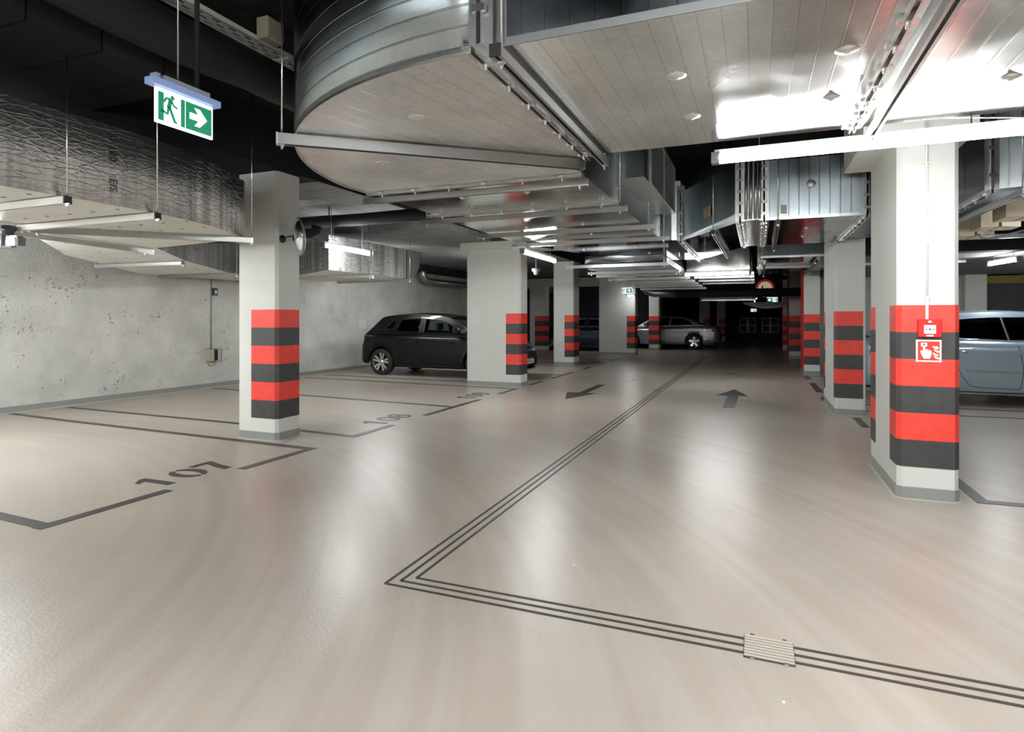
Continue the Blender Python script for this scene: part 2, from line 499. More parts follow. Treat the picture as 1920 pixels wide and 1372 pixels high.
# rear wall of the right bays: white pilaster, dark panel, insulation strip
struct('wall_bay', MB().box((1.39, 17.0, 0), (4.45, 17.25, 2.36)), M_wall2, 'grey wall behind the right bays')
struct('wall_pilaster', MB().box((4.45, 16.9, 0), (4.86, 17.25, 2.36)), M_col)
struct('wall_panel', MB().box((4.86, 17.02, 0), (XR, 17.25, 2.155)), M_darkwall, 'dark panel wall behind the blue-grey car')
tag(MB().box((4.86, 17.0, 2.155), (XR, 17.25, 2.33)).build('insulation_strip', M_wool), 'yellow mineral wool strip above the dark panel at right', 'insulation')
struct('trim_2', MB().box((XL, 12.2, 2.80), (XL + .45, 23, ZB)), M_beamgrey, 'black downstand along the top of the left wall')
MB().box((-7.15, 9.03, 2.89), (-4.92, 11.05, 2.999)).build('ceiling_insulation_panel', M_ceil_lit, label='thick black insulation slab fixed under the bay ceiling, lamplight in its colour', cat='insulation panel')
# header beams on the left, further back
MB().box((-5.62, 11.06, 2.70), (-3.6, 11.55, 2.89)).build('concrete_beam', M_col, label='pale concrete beam resting on the wide striped column', cat='beam', bevel=0.01)
MB().box((XL, 23.1, 2.62), (-5.6, 23.5, 2.96)).build('concrete_beam', M_col, label='pale header beam far back between the left columns', cat='beam')
MB().box((-5.6, 23.02, 2.62), (-4.2, 23.5, 2.96)).build('concrete_beam', M_beamgrey, label='dark header beam behind the wide far column', cat='beam')
# partition closing the dark room behind the far bays
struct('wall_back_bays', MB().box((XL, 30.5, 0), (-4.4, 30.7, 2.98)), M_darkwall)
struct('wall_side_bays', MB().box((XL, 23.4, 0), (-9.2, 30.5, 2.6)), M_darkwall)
for k, (x0, x1) in enumerate(((-1.20, -0.13), (0.33, 1.42))):
    e = empty('ventilation_grille_door', (x0, 47.95, 0), ('left' if k == 0 else 'right') + ' one of the two barred grille doors in the dark far wall', 'grille')
    f = MB()
    for x in (x0, (x0 + x1) / 2 - .04, (x0 + x1) / 2 + .04, x1): f.bar((x, 47.93, .35), (x, 47.93, 1.38), .04, .04)
    for z in (.35, .85, 1.38): f.bar((x0, 47.93, z), (x1, 47.93, z), .04, .04)
    f.build('frame', M_galv_dark, e)
    f = MB()
    for i in range(1, 9): f.bar((x0, 47.95, .35 + i * .114), (x1, 47.95, .35 + i * .114), .015, .015)
    f.build('bars', M_grey, e)

# ------------------------------------------------------------------ floor paint and drains
def flat(name, polys, m, label, cat='floor marking', group=None, z=0.003):
    mb = MB()
    for i, p in enumerate(polys): mb.prism(p, 0.0005, z + i * .0005)
    return mb.build(name, m, label=label, cat=cat, group=group)
def rect(x0, y0, x1, y1): return [(x0, y0), (x1, y0), (x1, y1), (x0, y1)]
def seg(p, q, wd):
    dx, dy = q[0] - p[0], q[1] - p[1]; l = hypot(dx, dy); nx, ny = -dy / l * wd / 2, dx / l * wd / 2
    return [(p[0] + nx, p[1] + ny), (p[0] - nx, p[1] - ny), (q[0] - nx, q[1] - ny), (q[0] + nx, q[1] + ny)]
W = 0.09
# bay 107: two dashes and two side lines (slightly wavy on the falls of the floor)
flat('bay_line', [rect(-4.335, 2.46, -4.245, 3.41), [(-9.0, 2.62), (-4.335, 2.47), (-4.335, 2.56), (-9.0, 2.71)]], M_mark,
     'charcoal corner line at the near end of bay 107', group='painted bay lines')
flat('bay_line', [rect(-4.335, 4.13, -4.245, 5.09), [(-9.84, 5.27), (-8.38, 5.17), (-4.335, 5.0), (-4.335, 5.09), (-8.38, 5.26), (-9.84, 5.36)]], M_mark,
     'charcoal corner line between bay 107 and the striped column', group='painted bay lines')
flat('bay_line', [rect(-4.335, 5.72, -4.245, 6.56), [(-9.7, 5.97), (-6.1, 5.86), (-4.335, 5.72), (-4.335, 5.80), (-6.1, 5.95), (-9.7, 6.06)]], M_mark,
     'charcoal corner line at the near end of bay 108', group='painted bay lines')
flat('bay_line', [rect(-4.335, 7.38, -4.245, 9.16), [(-9.78, 8.68), (-4.335, 8.2), (-4.335, 8.29), (-9.78, 8.77)]], M_mark,
     'charcoal line dividing bay 108 from bay 109', group='painted bay lines')
flat('bay_line', [rect(-4.335, 9.98, -4.245, 10.84), [(-9.6, 11.05), (-4.335, 10.75), (-4.335, 10.84), (-9.6, 11.14)]], M_mark,
     'charcoal corner line in front of the wide striped column', group='painted bay lines')
flat('bay_line', [[(-9.6, 11.75), (-5.5, 11.6), (-4.335, 11.56), (-4.335, 11.65), (-9.6, 11.84)], rect(-4.335, 11.56, -4.245, 12.35)], M_mark,
     'charcoal line beneath the black hatchback beside the wide column', group='painted bay lines')
flat('bay_line', [rect(-4.335, 13.05, -4.245, 14.68), [(-9.6, 14.0), (-4.335, 13.85), (-4.335, 13.94), (-9.6, 14.09)]], M_mark,
     'charcoal line just beyond the black hatchback', group='painted bay lines')
flat('bay_line', [rect(-4.335, 15.69, -4.245, 16.48), [(-9.6, 16.4), (-4.335, 16.4), (-4.335, 16.48), (-9.6, 16.48)]], M_mark,
     'charcoal line before the slim striped column', group='painted bay lines')
flat('bay_line', [rect(-4.335, 17.3, -4.245, 18.1), [(-9.6, 17.2), (-4.335, 17.3), (-4.335, 17.39), (-9.6, 17.29)]], M_mark,
     'charcoal line beyond the slim striped column', group='painted bay lines')
flat('bay_line', [rect(-4.335, 18.84, -4.245, 20.67), [(-9.6, 19.7), (-4.335, 19.7), (-4.335, 19.79), (-9.6, 19.79)]], M_mark,
     'short dark line with a long side line two bays before the far column', group='painted bay lines')
flat('bay_line', [rect(-4.335, 21.27, -4.245, 22.3)], M_mark, 'last short charcoal dash at the foot of the wide far column', group='painted bay lines')
# right side
flat('bay_line', [rect(1.49, 5.39, 1.58, 6.16), [(1.49, 5.39), (8.0, 5.50), (8.0, 5.60), (1.49, 5.49)]], M_mark,
     'charcoal corner line beside the nearest right column', group='painted bay lines')
flat('bay_line', [[(1.45, 10.06), (8.0, 10.25), (8.0, 10.33), (1.45, 10.14)], [(1.2, 8.6), (1.29, 8.6), (1.29, 9.4), (1.2, 9.4)]], M_mark,
     'nearer of two dark lines in front of the blue-grey car', group='painted bay lines')
flat('bay_line', [[(1.45, 10.85), (8.0, 11.05), (8.0, 11.13), (1.45, 10.93)]], M_mark, 'farther of two dark lines, along the blue-grey car', group='painted bay lines')
flat('bay_line', [rect(1.0, 11.15, 1.12, 11.62)], M_mark, 'short charcoal dash just behind the second right column', group='painted bay lines')
flat('bay_line', [rect(1.0, 12.41, 1.12, 14.1), rect(1.12, 12.95, 4.0, 13.03)], M_mark, 'long charcoal dash between second and third right columns', group='painted bay lines')
flat('bay_line', [rect(1.0, 14.95, 1.12, 15.78), rect(1.12, 15.7, 4.0, 15.78)], M_mark, 'short charcoal dash at the foot of the third right column', group='painted bay lines')

def ribbon(pts, wd):
    """closed polygon of a stroked polyline"""
    L, R = [], []
    for i, p in enumerate(pts):
        a = pts[max(i - 1, 0)]; b = pts[min(i + 1, len(pts) - 1)]
        dx, dy = b[0] - a[0], b[1] - a[1]; l = hypot(dx, dy) or 1
        ww = wd(i / (len(pts) - 1)) if callable(wd) else wd
        nx, ny = -dy / l * ww / 2, dx / l * ww / 2
        L.append((p[0] + nx, p[1] + ny)); R.append((p[0] - nx, p[1] - ny))
    return L + R[::-1]
def arc(cx, cy, rx, ry, a0, a1, n=14):
    return [(cx + rx * cos(radians(a0 + (a1 - a0) * i / n)), cy + ry * sin(radians(a0 + (a1 - a0) * i / n))) for i in range(n + 1)]
DIG = {
    '1': lambda: [[(0.05, 0), (0.125, 0), (0.125, .36), (0.07, .36), (-.02, .29), (-.02, .24), (.05, .27)]],
    '0': lambda: [ribbon(arc(.12, .18, .095, .155, 100, 265), lambda t: .03 + .045 * sin(pi * t)), ribbon(arc(.12, .18, .095, .155, -80, 85), lambda t: .03 + .045 * sin(pi * t))],
    '7': lambda: [[(0, .36), (0, .30), (.155, .30), (.10, .15), (.07, 0), (.15, 0), (.17, .13), (.235, .31), (.235, .36)]],
    '8': lambda: [ribbon(arc(.115, .265, .075, .072, 100, 440, 20), .036), ribbon(arc(.115, .105, .09, .085, -80, 260, 20), .038)],
    '9': lambda: [ribbon(arc(.115, .25, .085, .085, -70, 270, 20), .038), ribbon([(.2, .26), (.2, .14), (.17, .05), (.11, .02), (.04, .04)], .038)],
}
def number(txt, y0, x0, label, sc=1.0, step=0.27):
    polys = []
    for i, ch in enumerate(txt):
        for p in DIG[ch]():
            polys.append([(x0 - v * sc, y0 + i * step + u * sc) for u, v in p])
    return flat('bay_number', polys, M_mark, label, 'bay number', 'painted bay numbers')
number('107', 3.46, -4.43, 'charcoal stencilled number 107 on the floor, nearest bay')
number('108', 6.55, -4.42, 'charcoal stencilled number 108 on the floor behind the first striped column')
number('109', 9.22, -4.42, 'charcoal stencilled number 109 on the floor before the wide column')
number('11', 12.5, -4.42, 'faint stencilled number on the floor beyond the wide column')
number('11', 18.1, -4.42, 'faint stencilled number beyond the slim striped column')
number('01', 14.15, 1.75, 'charcoal stencilled number beside the second right column', 1.0)
flat('direction_arrow', [[(-2.98, 9.74), (-3.24, 10.70), (-3.01, 10.69), (-3.01, 12.14), (-2.87, 12.14), (-2.87, 10.68), (-2.70, 10.70)]], M_mark,
     'charcoal painted arrow left of the drain, pointing towards the viewer', 'floor arrow')
flat('direction_arrow', [[(-0.40, 12.29), (-0.67, 11.23), (-0.48, 11.23), (-0.49, 9.76), (-0.32, 9.76), (-0.30, 11.28), (-0.14, 11.28)]], M_mark,
     'charcoal painted arrow right of the drain, pointing away down the aisle', 'floor arrow')

def channel(name, lab, lines):
    e = empty(name, lines[0][0] + (0,), lab, 'drain channel')
    for (p, q) in lines:
        MB().prism(seg(p, q, 0.017), 0.0004, 0.0025).build('slot', M_groove, e)
channel('drainage_channel', 'long slotted floor drain running away down the aisle', [((-1.70 + k * .058, 2.68 + k * .058), (-1.70 + k * .058, 22.6)) for k in (-1, 0, 1)])
channel('drainage_channel', 'slotted floor drain crossing the foreground to the right', [((-1.70 + k * .058, 2.68 + k * .058), (-0.05, 2.68 + k * .058)) for k in (-1, 0, 1)])
channel('drainage_channel', 'slotted floor drain right of the metal grate, leaving the frame', [((0.137, 2.68 + k * .058), (4.5, 2.68 + k * .058)) for k in (-1, 0, 1)])
e = empty('drain_grate', (0.04, 2.68, 0), 'small rectangular barred metal grate in the foreground floor drain', 'drain grate')
MB().box((-.052, 2.588, .0005), (.138, 2.772, .003)).build('pit', M_groove, e)
f = MB()
for i in range(8): f.box((-.05, 2.597 + i * .0225, .003), (.136, 2.609 + i * .0225, .007))
f.build('bars', mat('grate_bar', S((196, 186, 174)), .4), e)
for x, y in ((-.02, 2.586), (.106, 2.586), (-.02, 2.774), (.106, 2.774)):
    MB().box((x - .008, y - .006, .002), (x + .008, y + .006, .008)).build('lug', M_zinc, e)
e = empty('drain_grate', (-1.70, 11.68, 0), 'tiny metal grate far along the aisle drain between the arrows', 'drain grate')
f = MB()
for i in range(6): f.box((-1.82 + i * .042, 11.6, .0025), (-1.80 + i * .042, 11.76, .006))
f.build('bars', M_steel, e)
flat('debris_speck', [arc(0.085, 2.33, .006, .006, 0, 330, 8)], M_white, 'tiny white chip on the floor below the drain grate', 'debris', z=0.006)
flat('debris_speck', [arc(-.93 + .0, 3.2, .006, .006, 0, 330, 8)], M_white, 'tiny pale crumb on the floor left of the drain', 'debris', z=0.006)

# ------------------------------------------------------------------ columns
def off_path(path, d):
    """offset an open polyline to its right-hand side"""
    out = []
    n = len(path)
    for i, p in enumerate(path):
        ns = []
        for a, b in ((i - 1, i), (i, i + 1)):
            if a < 0 or b >= n: continue
            dx, dy = path[b][0] - path[a][0], path[b][1] - path[a][1]; l = hypot(dx, dy)
            ns.append((dy / l, -dx / l))
        nx = sum(v[0] for v in ns); ny = sum(v[1] for v in ns); l = hypot(nx, ny)
        k = d / max(0.3, (nx * ns[0][0] + ny * ns[0][1]) / l)
        out.append((p[0] + nx / l * k, p[1] + ny / l * k))
    return out
def column(x0, x1, y0, y1, zt, bands, lab, ch=0.03, red_face=False, black_above=0.0, mt=None):
    e = empty('striped_column' if bands else 'column', ((x0 + x1) / 2, (y0 + y1) / 2, 0), lab, 'column')
    fp = [(x0 + ch, y0), (x1 - ch, y0), (x1, y0 + ch), (x1, y1 - ch), (x1 - ch, y1), (x0 + ch, y1), (x0, y1 - ch), (x0, y0 + ch)]
    MB().prism(fp, 0, zt).build('shaft', mt or M_col, e)
    if black_above: MB().prism(fp, zt, black_above).build('painted_top', M_black, e, label='black painted top of the column')
    sk = off_path(fp + [fp[0], fp[1]], 0.008)[0:8] if False else [(x0 + ch, y0 - .007), (x1 - ch, y0 - .007), (x1 + .007, y0 + ch), (x1 + .007, y1 - ch), (x1 - ch, y1 + .007), (x0 + ch, y1 + .007), (x0 - .007, y1 - ch), (x0 - .007, y0 + ch)]
    MB().prism(sk, 0, 0.088).build('skirting', M_skirt, e, label='grey skirting band')
    jt = [(x0 + ch, y0 - .03), (x1 - ch, y0 - .03), (x1 + .03, y0 + ch), (x1 + .03, y1 - ch), (x1 - ch, y1 + .03), (x0 + ch, y1 + .03), (x0 - .03, y1 - ch), (x0 - .03, y0 + ch)]
    MB().prism(jt, 0, 0.004).build('floor_joint', M_joint, e)
    for path in bands:
        outp = off_path(path, 0.004)
        inn = off_path(path, -0.01)
        MB().prism(inn + outp[::-1], 0.24, 1.45).build('warning_bands', M_band, e, label='red and charcoal painted bands')
    if red_face:
        MB().box((x0 - .004, y0 + ch, 0.09), (x0 + .01, y1 - ch, zt)).build('painted_side', M_red, e, label='side painted plain red')
    return e
def front_to_right(xa, x0, x1, y0, y1, ch=.03):
    return [(xa, y0), (x1 - ch, y0), (x1, y0 + ch), (x1, y1 - ch - .002)]
near_col = column(.98, 1.372, 5.34, 6.51, 2.72, [[(.98, 5.60), (.98, 5.37), (1.01, 5.34), (1.342, 5.34), (1.372, 5.37), (1.372, 5.6)], [(.98, 6.48), (.98, 6.24)]],
       'nearest right-hand white column with fire call point and striped base')
column(-5.48, -4.905, 5.22, 5.60, 2.98, [front_to_right(-5.27, -5.48, -4.905, 5.22, 5.60)], 'nearest left-hand white column with a traffic mirror and striped corner', black_above=3.0)
column(-5.49, -4.31, 11.10, 11.50, 2.70, [front_to_right(-4.62, -5.49, -4.31, 11.10, 11.50)], 'wide white column in front of the black hatchback')
column(-5.52, -4.90, 16.86, 17.45, 3.0, [front_to_right(-5.18, -5.52, -4.90, 16.86, 17.45)], 'slim white striped column behind and right of the wide one')
column(-5.56, -4.19, 22.5, 23.0, 2.98, [front_to_right(-4.5, -5.56, -4.19, 22.5, 23.0)], 'wide far white column under the small green exit sign')
column(-8.58, -7.90, 23.1, 23.6, 2.62, [front_to_right(-8.35, -8.58, -7.90, 23.1, 23.6)], 'shaded striped column far back beside the dark blue car wheel')
column(-4.33, -3.88, 26.4, 27.0, 2.98, [front_to_right(-4.33, -4.33, -3.88, 26.4, 27.0)], 'dim striped column directly in front of the silver saloon')
column(1.01, 1.385, 9.58, 11.1, 2.62, [[(1.01, 9.72), (1.01, 9.61), (1.04, 9.58), (1.355, 9.58)], [(1.01, 11.07), (1.01, 10.9)]], 'second white striped column on the right of the aisle')
column(1.04, 1.39, 16.2, 17.3, 2.6, [[(1.04, 16.2), (1.385, 16.2)]], 'third right-hand column with its aisle side painted red', ch=.003, red_face=True)
column(1.0, 1.40, 22.6, 23.9, 2.98, [[(1.0, 22.6), (1.39, 22.6)]], 'fourth right-hand column, red sided, mostly hidden', ch=.003, red_face=True)
column(1.0, 1.40, 28.0, 29.2, 2.98, [[(1.0, 28.0), (1.39, 28.0)]], 'farthest right-hand column, red sided', ch=.003, red_face=True)
column(-3.25, -2.65, 38.0, 38.6, 2.98, [front_to_right(-3.0, -3.25, -2.65, 38.0, 38.6)], 'left one of two unlit columns behind the silver saloon')
column(-2.3, -1.8, 39.0, 39.6, 2.98, [front_to_right(-2.2, -2.3, -1.8, 39.0, 39.6)], 'right one of two unlit columns behind the silver saloon')
# beam head above the nearest right column
MB().prism([(1.50, 5.36), (1.50, 6.5), (.76, 6.5), (.76, 5.36)], 2.72, 3.6).build('column_head', M_col, near_col)

# fire call point, sign and conduit on the nearest right column
e = empty('fire_call_point', (1.18, 5.34, 1.28), 'red manual fire call point box on the nearest right column', 'fire call point')
MB().box((1.107, 5.30, 1.213), (1.253, 5.336, 1.345)).build('housing', M_red_gloss, e, bevel=.004)
MB().box((1.142, 5.297, 1.238), (1.217, 5.301, 1.302)).build('press_plate', M_white, e)
f = MB(); f.lathe([(0.0, 0), (.006, 0), (.006, .002)], (1.1795, 5.296, 1.270), 'y', 12)
f.prism([(0, 0)] * 0 or [(1.147, 5.2955), (1.162, 5.2955), (1.162, 5.297), (1.147, 5.297)], 1.268, 1.273)
f.prism([(1.197, 5.2955), (1.212, 5.2955), (1.212, 5.297), (1.197, 5.297)], 1.268, 1.273)
f.box((1.151, 5.2955, 1.247), (1.155, 5.297, 1.251))
f.build('arrow_marks', M_blackpl, e)
def vpoly(pts, y, th, m, name, e, ox, oz, sc, smooth=False):
    """flat symbol in the XZ plane facing -Y; pts in unit coordinates"""
    mb = MB()
    for p in pts:
        n = len(p)
        tri = tessellate_polygon([[Vector((a, b, 0)) for a, b in p]])
        v = [(ox + a * sc, y, oz + b * sc) for a, b in p] + [(ox + a * sc, y + th, oz + b * sc) for a, b in p]
        mb.add(v, [t for t in tri] + [tuple(i + n for i in t) for t in tri] + [(i, (i + 1) % n, (i + 1) % n + n, i + n) for i in range(n)])
    return mb.build(name, m, e)
HOUSE = [[(-.5, -.35), (-.5, .1), (-.3, .4), (.3, .4), (.5, .1), (.5, -.35), (.28, -.35), (.28, .05), (.05, .05), (.05, -.35)]]
vpoly(HOUSE, 5.297, .003, M_white, 'flame_emblem', e, 1.18, 1.326, .022)
MB().box((1.157, 5.297, 1.218), (1.202, 5.301, 1.229)).build('label_strip', M_white, e)
e = empty('fire_alarm_sign', (1.18, 5.336, 1.1), 'square red sign with pressing hand and flames below the call point', 'sign')
MB().box((1.098, 5.328, 1.028), (1.258, 5.337, 1.192)).build('backing', mat('photoluminescent_cream', S((236, 236, 214)), .5), e)
MB().box((1.110, 5.3262, 1.040), (1.246, 5.3285, 1.180)).build('red_field', M_red, e)
cream = MATS['photoluminescent_cream']
hand = [[(-.30, .02), (-.28, -.12), (-.20, -.30), (-.16, -.36), (.08, -.36), (.14, -.22), (.15, .0), (.12, .04), (.04, .05), (-.02, .09), (-.09, .08), (-.12, .22), (-.19, .22), (-.20, -.02), (-.25, .05)]]
vpoly(hand, 5.324, .003, cream, 'hand_symbol', e, 1.172, 1.108, .155)
f = [[(-.28, .22), (-.28, .40), (-.03, .40), (-.03, .22)]]
vpoly(f, 5.324, .003, cream, 'button_symbol', e, 1.172, 1.108, .155)
vpoly([arc(-.155, .31, .06, .06, 0, 345, 14)], 5.3225, .003, M_skirt, 'button_ring', e, 1.172, 1.108, .155)
fl = []
for k, (bx, by) in enumerate(((.2, .28), (.26, .10), (.20, -.08), (.26, -.25))):
    fl.append([(bx, by), (bx + .05, by - .10), (bx + .16, by - .17), (bx + .27, by - .18), (bx + .27, by - .08), (bx + .17, by - .07), (bx + .08, by - .01)])
fl.append([(.34, .30), (.38, .20), (.48, .12), (.50, .2), (.44, .24)])
vpoly(fl, 5.324, .003, cream, 'flame_symbol', e, 1.172, 1.108, .14)
e = empty('cable_conduit', (1.165, 5.33, 1.35), 'thin white cable conduit running down the nearest right column', 'conduit')
MB().box((1.158, 5.318, 1.345), (1.175, 5.34, 1.50)).build('trunking', M_white, e)
MB().tube([(1.166, 5.331, 1.5), (1.166, 5.331, 3.0)], .009, 8).build('pipe', M_white, e)
for z in (1.50, 1.90, 2.21, 2.5):
    MB().box((1.148, 5.322, z), (1.184, 5.34, z + .012)).build('clip', M_white, e)

# traffic mirror on the left column
e = empty('traffic_mirror', (-4.905, 5.32, 2.24), 'round convex traffic mirror on an arm beside the nearest left column', 'mirror')
MB().lathe([(0, 0.0), (.045, 0.0), (.045, .012), (.02, .03), (0, .03)], (-4.905, 5.30, 2.235), 'x', 20).build('wall_plate', M_blackpl, e)
MB().tube([(-4.89, 5.30, 2.235), (-4.82, 5.28, 2.252), (-4.72, 5.27, 2.26)], .008, 8).build('arm', M_blackpl, e)
R = 0.20
prof = [(R * sin(t), .075 * cos(t)) for t in [pi / 2 * i / 10 for i in range(11)]]
mm = Matrix.Translation((0, 0, 0))
c0 = Vector((-4.66, 5.30, 2.25))
n0 = Vector((-0.60, -0.79, -0.10)).normalized()
q = Vector((0, 0, 1)).rotation_difference(n0).to_matrix().to_4x4()
rel = Matrix.Translation(c0 - Vector(e.location)) @ q
MB().lathe(prof, (0, 0, 0), 'z', 32).build('mirror_face', M_mirror, e, xf=rel)
MB().lathe([(R + .008, -.005), (R + .012, .006), (R - .004, .012), (R - .004, 0), (0, -.03), (0, -.035), (R * .8, -.03), (R + .008, -.005)], (0, 0, 0), 'z', 32).build('rim', M_grey, e, xf=rel)

# socket and switch on the left wall
e = empty('wall_socket_box', (XL, 8.79, .63), 'small caged socket box low on the left wall', 'socket')
MB().box((XL, 8.66, .52), (XL + .07, 8.80, .75)).build('body', mat('beige_plastic', S((176, 166, 146)), .5), e, bevel=.006)
MB().box((XL, 8.80, .53), (XL + .05, 8.90, .74)).build('socket', M_blackpl, e)
f = MB()
for z in (.51, .76): f.bar((XL + .01, 8.66, z), (XL + .01, 8.96, z), .02, .014)
f.bar((XL + .1, 8.94, .51), (XL + .1, 8.94, .76), .012, .012); f.bar((XL, 8.94, .51), (XL + .1, 8.94, .51), .012, .012); f.bar((XL, 8.94, .76), (XL + .1, 8.94, .76), .012, .012)
f.build('cage', M_galv, e)
MB().tube([(XL + .04, 8.84, .52), (XL + .05, 8.83, .44), (XL + .05, 8.75, .42), (XL + .05, 8.68, .45), (XL + .04, 8.66, .53)], .008, 6).build('cable', M_grey, e)
e = empty('wall_switch', (XL, 8.84, 1.87), 'small dark grey switch box high on the left wall', 'switch')
MB().box((XL, 8.80, 1.80), (XL + .05, 8.90, 1.95)).build('body', mat('dark_grey_plastic', S((66, 68, 74)), .5), e, bevel=.005)
MB().box((XL + .05, 8.83, 1.84), (XL + .06, 8.87, 1.90)).build('rocker', M_white, e)
MB().tube([(XL + .012, 8.775, .74), (XL + .012, 8.775, 2.2)], .010, 8).build('cable_conduit', M_grey, label='vertical grey conduit linking switch and socket on the left wall', cat='conduit')
MB().box((XL, 13.51, 1.08), (XL + .006, 13.84, 1.30)).build('wall_notice', M_white, label='blank white notice on the left wall by the black hatchback', cat='notice')

# ------------------------------------------------------------------ lamps
def lamp(p, q, z, lab, rods=True, r=.031, zt=None, cap=M_grey, power=None):
    p = Vector((p[0], p[1], z)); q = Vector((q[0], q[1], z)); d = (q - p).normalized()
    e = empty('fluorescent_light', tuple((p + q) / 2), lab, 'ceiling light')
    MB().tube([p, q], r, 14).build('diffuser', M_tube, e, label='glowing white tube diffuser')
    up = Vector((0, 0, .034))
    MB().bar(p + up - d * .03, q + up + d * .03, .05, .03).build('housing', M_white, e)
    for a, s in ((p, -1), (q, 1)):
        MB().bar(a, a + d * s * .05, .06, .07).build('end_cap', cap, e)
    if rods:
        for t in (.15, .85):
            c = p.lerp(q, t) + Vector((0, 0, .05))
            MB().tube([c, (c.x, c.y, zt or ZC)], .004, 6).build('rod', M_galv, e)
    return e
lamp((-.22, 4.055), (1.32, 4.025), 2.365, 'bright fluorescent tube at upper right in front of the near column', r=.034)
lamp((-3.08, 8.02), (-3.10, 9.52), 2.30, 'fluorescent tube beside the top of the wide striped column', zt=2.45)
lamp((-5.73, 7.01), (-5.82, 8.20), 2.40, 'fluorescent tube in front of the far foil duct, behind the left column', zt=3.0)
lamp((-1.40, 13.15), (-.16, 13.05), 2.27, 'fluorescent tube far down the aisle between the ducts', zt=2.9)
lamp((3.52, 12.10), (3.62, 11.25), 2.24, 'fluorescent tube under the soffit at the far right', zt=2.36)
lamp((-7.5, 3.25), (-6.0, 3.30), 2.02, 'fluorescent tube at the left edge under the foil duct', zt=2.12)
lamp((-4.35, 21.9), (-4.1, 21.9), 2.18, 'small far lamp beside the little green exit sign', zt=ZC, r=.025)
lamp((-5.35, 25.2), (-4.75, 25.2), 2.45, 'short added fluorescent tube, unseen behind the wide far column', zt=2.98)  # added lamp, hidden from view, to brighten the silver saloon
# added lamps to brighten the scene
lamp((-.20, -2.3), (1.3, -2.3), 2.29, 'added unseen fluorescent tube in the aisle behind the viewer')
lamp((-.6, .5), (.9, .5), 2.45, 'added unseen fluorescent tube directly above the viewer')
lamp((-1.2, -1.0), (-2.7, -1.0), 2.45, 'added unseen fluorescent tube above and left behind the viewer')
lamp((1.6, -1.0), (3.1, -1.0), 2.45, 'added unseen fluorescent tube above and right behind the viewer')
lamp((.8, 1.5), (2.3, 1.5), 2.42, 'added fluorescent tube before the foreground duct, out of the frame')
lamp((-9.4, 3.2), (-7.95, 3.2), 2.02, 'added unseen fluorescent tube by the left wall under the foil duct', zt=2.12)
lamp((-7.4, .9), (-6.0, .9), 1.98, 'second added fluorescent tube under the foil duct beyond the frame', zt=2.12)
lamp((2.6, 1.2), (2.6, -.1), 2.4, 'added unseen fluorescent tube to the right of the viewer')
lamp((-3.0, .2), (-3.0, -1.3), 2.4, 'added unseen fluorescent tube in the aisle left of the viewer')
lamp((4.2, 1.5), (4.2, 0.0), 2.4, 'added unseen fluorescent tube right of the viewer')
lamp((4.0, 8.4), (4.1, 7.0), 2.33, 'added fluorescent tube over the right bays beyond the frame', zt=3.4)
lamp((-7.5, -2.0), (-6.0, -2.0), 2.3, 'added unseen fluorescent tube over the near left bays', zt=3.0)
lamp((-8.6, 1.4), (-7.2, 1.4), 2.3, 'added fluorescent tube by the left wall beyond the frame', zt=3.0)
lamp((-7.0, .2), (-5.8, .2), 1.98, 'added fluorescent tube under the foil duct beyond the frame', zt=2.12)
lamp((-8.3, 11.3), (-7.2, 11.6), 2.5, 'added fluorescent tube, unseen behind the lit foil duct', zt=3.0)  # added unseen lamp to brighten the wall behind the black hatchback
lamp((-5.95, 13.4), (-6.5, 14.8), 2.4, 'added fluorescent tube over the black hatchback, unseen behind the wide column', zt=3.0)  # added lamp, kept out of sight, lighting the hatchback's bay
lamp((6.6, 12.6), (6.6, 14.1), 2.2, 'added unseen fluorescent tube deep in the right bays', zt=2.36)

# ------------------------------------------------------------------ exit signs
M_green = mat('exit_green_lit', S((0, 128, 88)), .4, emit=0.10)
M_lit = mat('exit_white_lit', (0.86, 0.94, 1.0), .4, emit=0.32)
M_lens = mat('exit_cover', S((120, 140, 180)), .25, emit=0.10)
def quad_sym(polys, name, m, e, f, lift):
    """polys in (u, v) -> f(u, v, lift) points; thin solid"""
    mb = MB()
    for p in polys:
        n = len(p)
        tri = tessellate_polygon([[Vector((a, b, 0)) for a, b in p]])
        v = [f(a, b, lift) for a, b in p] + [f(a, b, lift - .001) for a, b in p]
        mb.add(v, [t for t in tri] + [tuple(i + n for i in t) for t in tri] + [(i, (i + 1) % n, (i + 1) % n + n, i + n) for i in range(n)])
    return mb.build(name, m, e)
def _rb(pts, wd):
    return [(u, 2 * v) for u, v in ribbon(pts, wd)]
RUN = [
    [(.266 + .034 * cos(radians(a)), .83 + .068 * sin(radians(a))) for a in range(0, 360, 24)],   # head
    _rb([(.236, .385), (.222, .32), (.203, .245)], .066),         # trunk
    _rb([(.235, .385), (.165, .385), (.12, .315)], .034),        # raised arm
    _rb([(.245, .37), (.29, .305), (.35, .28)], .030),          # forward arm
    _rb([(.215, .27), (.255, .18), (.305, .072)], .044),          # leading leg
    _rb([(.29, .062), (.345, .062)], .028),
    _rb([(.20, .27), (.185, .155), (.08, .185)], .044),          # trailing leg
]
ARROW = [[(.56, .60), (.56, .40), (.72, .40), (.645, .22), (.745, .22), (.88, .50), (.745, .78), (.645, .78), (.72, .60)]]
